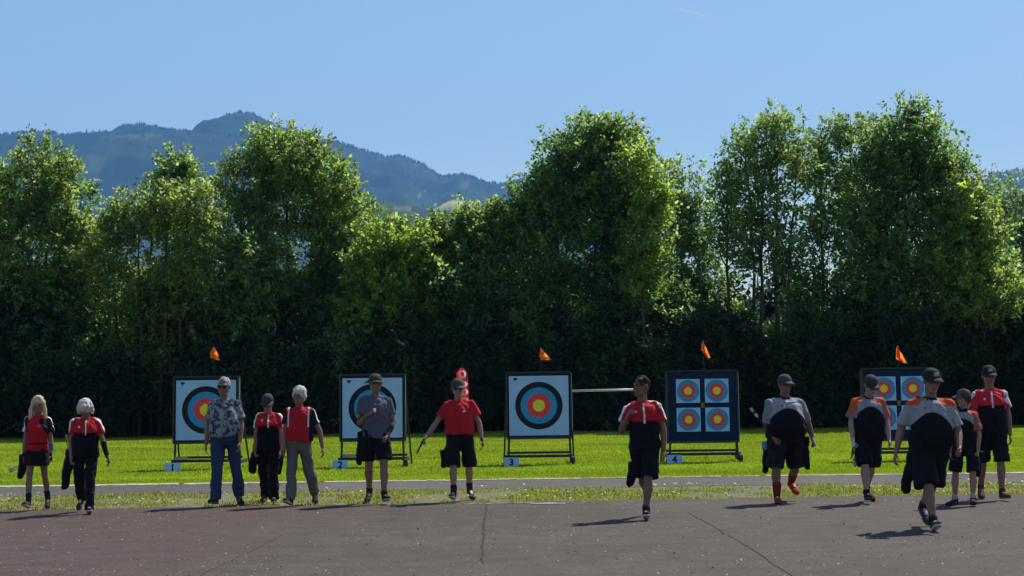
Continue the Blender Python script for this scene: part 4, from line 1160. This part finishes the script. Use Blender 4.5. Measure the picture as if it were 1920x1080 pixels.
BLONDE = (.62, .50, .30); WHITEH = (.62, .60, .57); GREYH = (.36, .34, .32); DKH = (.035, .024, .018)
Q = {}
Q['a'] = person(70, 960, 750, 3, 'woman with long blonde hair in a red top and black shorts at far left', fem=True, bw=.93, sw=.86, lw=.92, skin='tan', hair=BLONDE, hairstyle='long',
    shirt=vest, hem=.93, lower=('shorts', .42, BLK, 1.05), skirt=True, shoe_c=(.03, .03, .03), sole_c=(.4, .4, .4), sock=(.32, (.018, .018, .02)),
    armL=((.18, -.12, -1), (.10, .12, -1), 'relaxed'), armR=((.20, .10, -1), (.06, .30, -1), 'relaxed'), guard=((1, (.02, .13, .26), .3, .75),), glove=((1, BLK), (-1, BLK)), legL=(20, 10, 1, 6, 12), legR=(-12, 20, 2, 6, -24), hpitch=8, side=2, twist=6)
Q['b'] = person(160, 966, 747, 4, 'white haired woman in a red and black shirt and black trousers looking down', fem=True, bw=1.06, belly=.05, sw=.98, skin='tan', hair=WHITEH, hairstyle='bob', hpitch=34, headfwd=-.05, lean=8,
    shirt=yoke(), hem=.88, lower=('trousers', .02, BLK), shoe_c=(.03, .03, .03), sole_c=(.5, .5, .5), lace_c=(.6, .6, .6),
    armL=((.14, -.05, -1), (.0, .25, -1), 'hold'), armR=((.32, .05, -1), (.30, .18, -1), 'relaxed'), guard=((1, BLK, .05, .9),), glove=((1, (.03, .03, .03)),), legL=(-16, 34, 3, 8, -36), legR=(16, 5, 0, 8, 12), side=2, twist=5)
Q['c'] = person(424, 952, 715, 2, 'man in blue jeans and a patterned grey shirt in front of the leftmost target', bw=1.08, belly=.07, sw=1.06, lw=1.02, skin='tan', hair=(.40, .38, .36), hairstyle='short', shades=True,
    shirt=floral, hem=.97, lower=('trousers', .0, (.03, .046, .11)), belt=True, shoe_c=(.025, .025, .025), sole_c=(.12, .12, .12), armL=((.20, -.16, -1), (.08, .12, -1), 'relaxed'), armR=((.20, .10, -1), (-.04, .36, -1), 'relaxed'), legL=(14, 6, 3, 12, 6), legR=(-9, 12, 6, 14, -14), hroll=5, twist=-5, side=-2, sleeve=.72, slw=1.12)
Q['d'] = person(505, 947, 741, 0, 'smaller archer in a cap, red yoke shirt and black trousers with head bowed', bw=1.0, sw=.92, lw=.95, fem=True, skin='fair', hair=(.12, .09, .07), hairstyle='short', hat=('cap', (.05, .05, .055), 0), hpitch=26, headfwd=-.04, extra=.02,
    shirt=yoke(zy=1.27), hem=.86, lower=('trousers', .02, (.010, .008, .012), 1.15), shoe_c=(.02, .02, .02), sole_c=(.4, .38, .36), armL=((.16, .0, -1), (.05, .15, -1), 'hold'), armR=((.12, .0, -1), (.0, .15, -1), 'relaxed'), legL=(-10, 16, 1, 6, -16), legR=(10, 5, 0, 6, 4))
Q['e'] = person(561, 951, 729, -8, 'white haired man in a red shirt with black sleeves and grey trousers', bw=1.02, belly=.05, sw=1.04, skin='tan', hair=WHITEH, hairstyle='full', hyaw=-24,
    shirt=red_black_sleeve, hem=.98, lower=('trousers', .0, (.12, .115, .11)), belt=True, shoe_c=(.02, .02, .02), sole_c=(.4, .4, .4), armL=((.10, .1, -1), (.0, .3, -1), 'relaxed'), armR=((.42, -.20, -1), (.20, .10, -1), 'relaxed'), legL=(20, 8, -2, 6, 14), legR=(-15, 24, 6, 12, -26), side=2, twist=8)
Q['f'] = person(706, 948, 706, 3, 'man in a brimmed hat and grey blue tee with one fist raised to his chest', bw=1.0, sw=1.06, skin='tan', hair=DKH, hairstyle='crop', hat=('bucket', (.045, .05, .045)), extra=.02, tattoo=True,
    shirt=plain((.085, .10, .135)), hem=.90, lower=('shorts', .80, BLK, 1.12), shoe_c=(.02, .02, .02), sole_c=(.45, .45, .45), sock=(.12, (.02, .02, .02)), armL=((.12, -.10, -1), (-.62, .75, .55), 'fist'), armR=((.20, -.12, -1), (-.30, .55, -.75), 'fist'), guard=((1, (.03, .03, .035), .3, .75),), legL=(-10, 18, 1, 8, -20), legR=(15, 8, 2, 12, 8), lw=1.04, twist=6)
Q['g'] = person(864, 943, 715, 2, 'man in a plain red tee and black shorts with arms held out', bw=1.08, belly=.05, sw=1.04, skin='fair', hair=GREYH, hairstyle='short', hat=('cap', (.07, .06, .05), 18), extra=.02, shades=True,
    shirt=with_logo(plain((.46, .016, .028)), (.7, .6, .6), .08, 1.33, .02), hem=.99, lower=('shorts', 1.0, (.009, .009, .011), 1.18), shoe_c=(.03, .03, .03), sole_c=(.5, .5, .5), lace_c=(.6, .6, .6), sock=(.26, (.02, .02, .02)), armL=((.62, .05, -1), (.75, .30, -1), 'hold'), armR=((.45, -.05, -1), (.15, .25, -1), 'relaxed'), glove=((-1, (.5, .5, .5)), (1, (.03, .03, .03))), legL=(18, 12, 1, 8, 10), legR=(-12, 16, 4, 14, -20), slw=1.15, side=-2, lean=5)
Q['h'] = person(1211, 976, 706, -10, 'striding man in a red and black shirt with short dark hair, looking sideways', bw=.98, sw=1.04, skin='brown', hair=DKH, hairstyle='crop', hyaw=-52, hpitch=0,
    shirt=yoke(zy=1.24), hem=.90, lower=('shorts', .92, BLK, 1.12), shoe_c=(.03, .03, .03), sole_c=(.6, .6, .6), lace_c=(.6, .6, .6), sock=(.15, (.02, .02, .02)), armL=((.30, .02, -1), (-.34, .55, .62), 'hold'), armR=((.26, -.05, -1), (.02, .22, -1), 'relaxed'), legL=(-20, 38, -6, 4, -46), legR=(18, 4, -6, 6, 14), side=-2, twist=8)
Q['i'] = person(1474, 946, 705, 6, 'heavy man in a grey and black tee and dark shorts with red socks and shoes', bw=1.32, belly=.11, sw=1.24, lw=1.12, skin='brown', hair=DKH, hairstyle='short', hat=('cap', (.06, .06, .07), 12), hpitch=2, hyaw=8, extra=.02,
    shirt=arch(k=1.28, apex=1.34, sleeve=(.20, .215, .235)), hem=.92, lower=('shorts', 1.0, (.018, .016, .022), 1.08), camo=True, shoe_c=(.40, .03, .02), sole_c=(.3, .1, .08), lace_c=(.6, .5, .5), sock=(.42, (.17, .02, .018)), armL=((.22, .05, -1), (-.30, .55, -.75), 'hold'), armR=((.42, .0, -1), (.22, .2, -1), 'fist'), glove=((1, (.45, .45, .45)),), sleeve=.98, slw=1.15, legL=(10, 4, 4, 6, 4), legR=(-14, 42, 7, 14, -30))
Q['j'] = person(1630, 946, 707, 8, 'man in a black and grey shirt with orange sleeves, looking down through sunglasses', bw=1.10, belly=.06, sw=1.08, lw=1.04, skin='pale', hair=DKH, hairstyle='short', hat=('cap', (.04, .04, .045), 0), shades=True, hpitch=20, headfwd=-.05, hyaw=14, extra=.02,
    shirt=arch(k=1.12, sleeve=(.42, .09, .045), sleeve2=(.20, .19, .20), stripe=ORANGE, apex=1.36), hem=.86, lower=('shorts', 1.0, (.008, .0085, .015), 1.16), shoe_c=(.018, .018, .02), sole_c=(.1, .1, .1), sock=(.12, (.02, .02, .02)), armL=((.24, .05, -1), (.0, .30, -1), 'hold'), armR=((.22, .10, -1), (-.02, .45, -1), 'relaxed'), glove=((-1, (.6, .6, .6)),), sleeve=.75, slw=1.1, legL=(20, 14, 0, 6, 10), legR=(-12, 20, -3, 10, -24), lean=6, twist=-5)
Q['k'] = person(1746, 996, 688, 6, 'large striding man in a cap and grey and black tee nearest the camera', bw=1.16, belly=.06, sw=1.16, lw=1.08, skin='tan', hair=DKH, hairstyle='crop', hat=('cap', (.025, .025, .027), 12, (.3, .3, .3)), hpitch=6, hyaw=8, extra=.02,
    shirt=arch(k=1.15, stripe=ORANGE, sleeve=GREY, apex=1.33), hem=.88, lower=('shorts', 1.0, (.008, .009, .015), 1.2), shoe_c=(.05, .05, .05), sole_c=(.55, .55, .55), lace_c=(.5, .5, .5), sock=(.14, (.02, .02, .02)), armL=((.40, -.25, -1), (.26, .06, -1), 'relaxed'), armR=((.30, .12, -1), (-.20, .75, -.75), 'fist'), sleeve=.85, slw=1.12, legL=(22, 6, -4, 4, 16), legR=(-20, 32, -4, 6, -40), twist=-9, side=2)
Q['l'] = person(1812, 951, 733, -22, 'boy in a sideways cap and grey and black tee beside the large man', bw=.98, sw=.95, lw=.98, skin='fair', hair=(.07, .04, .025), hairstyle='full', hat=('cap', (.10, .08, .075), -40), hyaw=-38, hpitch=2, extra=.02,
    shirt=arch(k=1.0, stripe=ORANGE, sleeve=(.32, .12, .08), apex=1.36, mark=False), hem=.86, lower=('shorts', .95, (.008, .0085, .014), 1.2), shoe_c=(.015, .015, .017), sole_c=(.03, .03, .03), shoe=1.18, sock=(.18, (.35, .35, .35)), armL=((.16, .0, -1), (.0, .2, -1), 'relaxed'), armR=((.18, .0, -1), (-.02, .3, -1), 'fist'), sleeve=.8, legL=(4, 8, 8, 14, 0), legR=(14, 4, 4, 8, 6))
Q['m'] = person(1862, 941, 691, -4, 'man in a bright red yoke shirt and dark cap walking behind the boy', bw=1.0, sw=1.05, skin='tan', hair=DKH, hairstyle='crop', hat=('cap', (.02, .02, .022), 6, (.3, .3, .3)), extra=.02,
    shirt=yoke(top=(.58, .02, .04), zy=1.27), hem=.90, lower=('shorts', .98, (.009, .009, .011), 1.15), shoe_c=(.09, .03, .022), sole_c=(.22, .12, .1), sock=(.1, (.1, .04, .03)), armL=((.20, .14, -1), (.0, .45, -1), 'relaxed'), armR=((.24, -.14, -1), (.06, .10, -1), 'relaxed'), legL=(-10, 20, 2, 6, -20), legR=(10, 4, 1, 10, 4), side=-2)

# --- quivers and what people carry
def quiver(P, side, zc, label, out=.06, yb=.02, ln=.46, tilt=(20, 0), col=BLK, wid=.07, fwd=0.0):
    """hip quiver hanging from the belt, a tapered open tube with a belt loop and pocket"""
    a = Vector((side * (.19 * P['bw'] + out), yb, zc)); d = (Matrix.Rotation(R(tilt[1]), 3, 'X') @ Matrix.Rotation(R(side * tilt[0]), 3, 'Y')) @ Vector((0, 0, -1))
    W = P['W']; root = empty('hip_quiver', W @ a); tag(root, label, 'quiver', 'quivers hanging at the archers\' hips')
    W3 = W.to_3x3(); L = lambda v: W3 @ (v - a)
    mb = MB(); b = a + d * ln
    mb.frustum(L(a), L(b), wid, wid * .62, 16, .6); mb.ell(L(b), (wid * .6, wid * .4, wid * .6)); mb.capsule(L(a + Vector((0, -.01, .0))), L(a + Vector((-side * .05, -.03, .09))), .018, .016, 8); me = remesh(mb, .011, 3, 'tube', .012, (11, 11, 11), 3); paint(me, np.tile(col, (len(me.vertices), 1))); link('tube', me, M_cloth, root)
    mb = MB(); mb.box(L(a.lerp(b, .45) + Vector((0, -wid * .55, 0))), (wid * .5, .02, ln * .2), W3 @ Vector((0, 0, -1)).rotation_difference(d).to_matrix()); me = remesh(mb, .009, 2, 'pocket'); paint(me, np.tile(np.array(col) * 1.4, (len(me.vertices), 1))); link('pocket', me, M_cloth, root)
    return a, d, W
def arrow(W, tail, d, L, label, vane=(.6, .6, .6), shaft=(.04, .04, .04), root_grp='arrows in the hip quivers'):
    """shaft, three vanes and nock; tail is the nock end, d points to the tip"""
    d = d.normalized(); W3 = W.to_3x3(); root = empty('arrow', W @ tail); tag(root, label, 'arrow', root_grp)
    mb = MB(); mb.tube([Vector((0, 0, 0)), W3 @ (d * L)], .0045, 6); me = mb.mesh('shaft'); paint(me, np.tile(shaft, (len(me.vertices), 1))); link('shaft', me, M_cloth, root)
    u = d.orthogonal().normalized(); v = d.cross(u)
    for k in range(3):
        q = (u * math.cos(k * 2.094) + v * math.sin(k * 2.094)); th = d.cross(q) * .0015
        pts = [d * .02, d * .02 + q * .022, d * .07 + q * .020, d * .10]
        mb = MB(); mb.add([W3 @ (p + th) for p in pts] + [W3 @ (p - th) for p in pts], [(0, 1, 2, 3), (7, 6, 5, 4), (0, 4, 5, 1), (1, 5, 6, 2), (2, 6, 7, 3), (3, 7, 4, 0)])
        me = mb.mesh('vane'); paint(me, np.tile(vane, (len(me.vertices), 1))); link('vane', me, M_cloth, root)

a, d, W = quiver(Q['a'], -1, .86, 'black quiver at the hip of the blonde woman', .03, .06, .34, (-10, 0), wid=.08)
for k in range(3): arrow(W, a + Vector((-.26, .02 + .02 * k, -.27 + .025 * k)), Vector((1, .05, .25 + .02 * k)), .40, 'arrow with pale vanes beside the blonde woman\'s quiver', (.62, .6, .5))
a, d, W = quiver(Q['b'], -1, .98, 'long black quiver hanging beside the white haired woman', .0, .02, .56, (-12, 0), wid=.085)
for k in range(3): arrow(W, a + Vector((-.05 - .02 * k, .01 * k, .20 + .03 * k)), Vector((.08, 0, -1)), .55, 'arrow with yellow vanes in the white haired woman\'s quiver', (.6, .55, .05))
quiver(Q['d'], -1, .96, 'black quiver on the left side of the small archer in a cap', -.03, .03, .44, (-16, 0), wid=.09)
quiver(Q['d'], 1, .90, 'black pouch between the small archer and the man in grey trousers', .0, .03, .40, (4, 0), wid=.07)
quiver(Q['f'], -1, .98, 'black quiver on the hip of the man in the brimmed hat', .0, .08, .42, (-6, 0), wid=.07)
a_, d_, W_ = quiver(Q['g'], -1, .74, 'black quiver low on the hip of the man in plain red', .02, .08, .22, (-4, 0), wid=.075)
quiver(Q['h'], -1, .72, 'dark quiver low behind the striding man looking sideways', -.05, .10, .26, (-14, 0), wid=.08)
a, d, W = quiver(Q['i'], -1, .86, 'black quiver with pale blue pocket at the hip of the heavy man', .0, .0, .40, (-4, 0), wid=.07)
mb = MB(); mb.box((0, 0, 0), (.032, .03, .06)); me = remesh(mb, .008, 2, 'side_pocket'); paint(me, np.tile((.10, .27, .42), (len(me.vertices), 1))); o = link('blue_pouch', me, M_cloth); o.location = W @ (a + Vector((-.05, -.03, -.05))); tag(o, 'pale blue pouch at the hip of the heavy man in red socks', 'pouch')
tl_ = Q['i']['arms'][-1][2]
for k in range(3): arrow(W, tl_ + Vector((-.27 - .03 * k, .02, .36 + .035 * k)), Vector((.55 + .04 * k, .0, -.75)), .62, 'arrow held slanting in the hand of the heavy man', ((.7, .7, .7), (.03, .03, .04), (.5, .5, .55))[k], root_grp='arrows held by the heavy man')
quiver(Q['i'], 1, .92, 'black holster on the far hip of the heavy man', .02, .02, .42, (-6, 0), wid=.075)
tl_ = Q['j']['arms'][-1][2]
for k in range(2): arrow(W := Q['j']['W'], tl_ + Vector((.0 + .015 * k, -.03, -.38)), Vector((-.02, 0, 1)), .34, 'arrow held point up by the man with orange sleeves', (.5, .52, .5), root_grp='arrows held by the man with orange sleeves')
quiver(Q['k'], -1, .86, 'dark quiver flaring at the hip of the large man nearest the camera', -.07, .06, .40, (-16, 0), col=(.008, .009, .015), wid=.085)
a_, d_, W_ = quiver(Q['l'], 1, .84, 'small dark quiver at the hip of the boy', .0, .06, .36, (2, 0), wid=.07)
# tools in the hands of the man in plain red
wr = Q['g']['arms'][-1][2]; dv = Q['g']['arms'][-1][3]; W = Q['g']['W']
root = empty('arrow_puller', W @ (wr + dv * .08)); tag(root, 'dark rubber arrow puller held out by the man in plain red', 'arrow puller')
mb = MB(); W3 = W.to_3x3(); mb.capsule(W3 @ (dv * -.01 + Vector((0, -.03, .01))), W3 @ (dv * .12 + Vector((0, -.03, -.04))), .016, .012, 12); me = mb.mesh('grip', True); paint(me, np.tile((.02, .02, .02), (len(me.vertices), 1))); link('grip', me, M_cloth, root)
mb = MB(); mb.capsule(W3 @ (dv * .12 + Vector((0, -.03, -.04))), W3 @ (dv * .15 + Vector((0, -.03, -.05))), .014, .012, 12); me = mb.mesh('end_cap', True); paint(me, np.tile((.06, .06, .06), (len(me.vertices), 1))); link('end_cap', me, M_cloth, root)

# ------------------------------------------------------------------ contrail high in the sky
c0, c1 = at(1262, 13, 22000), at(1330, 33, 22000)
mb = MB(); mid = (c0 + c1) / 2
mb.tube([c0 - mid, (c0 - mid) * .4, (c1 - mid) * .4, c1 - mid], [4, 12, 14, 5], 8)
o = link('contrail', mb.mesh('contrail', True)); o.location = mid
m = bpy.data.materials.new('vapour'); m.use_nodes = True; t = m.node_tree; t.nodes.remove(t.nodes['Principled BSDF'])
ta = t.nodes.new('ShaderNodeBsdfTransparent'); tb_ = t.nodes.new('ShaderNodeBsdfTranslucent'); td = t.nodes.new('ShaderNodeBsdfDiffuse'); td.inputs[0].default_value = tb_.inputs[0].default_value = (.95, .95, .95, 1)
m1 = t.nodes.new('ShaderNodeMixShader'); m2 = t.nodes.new('ShaderNodeMixShader'); m1.inputs[0].default_value = .5; m2.inputs[0].default_value = .22
t.links.new(tb_.outputs[0], m1.inputs[1]); t.links.new(td.outputs[0], m1.inputs[2]); t.links.new(ta.outputs[0], m2.inputs[1]); t.links.new(m1.outputs[0], m2.inputs[2]); t.links.new(m2.outputs[0], t.nodes['Material Output'].inputs['Surface'])
o.data.materials.append(m); tag(o, kind='stuff'); tag(o, 'faint short white vapour trail high in the clear sky', 'contrail')

# ------------------------------------------------------------------ air
hz = bpy.data.meshes.new('haze'); x, y0, y1, z0, z1 = 3600, -60, 7300, -1.1, 965
hz.from_pydata([(a, b_, c) for a in (-x, x) for b_ in (y0, y1) for c in (z0, z1)], [], [(0, 1, 3, 2), (4, 6, 7, 5), (0, 4, 5, 1), (2, 3, 7, 6), (0, 2, 6, 4), (1, 5, 7, 3)])
m = bpy.data.materials.new('air'); m.use_nodes = True; t = m.node_tree
t.nodes.remove(t.nodes['Principled BSDF'])
pv = t.nodes.new('ShaderNodeVolumePrincipled'); pv.inputs['Color'].default_value = (.17, .49, 1.0, 1); pv.inputs['Density'].default_value = .0001; pv.inputs['Anisotropy'].default_value = 0.0
t.links.new(pv.outputs[0], t.nodes['Material Output'].inputs['Volume'])
o = link('haze', hz, m); tag(o, kind='stuff'); tag(o, 'bluish summer haze in the air before the mountains', 'haze')
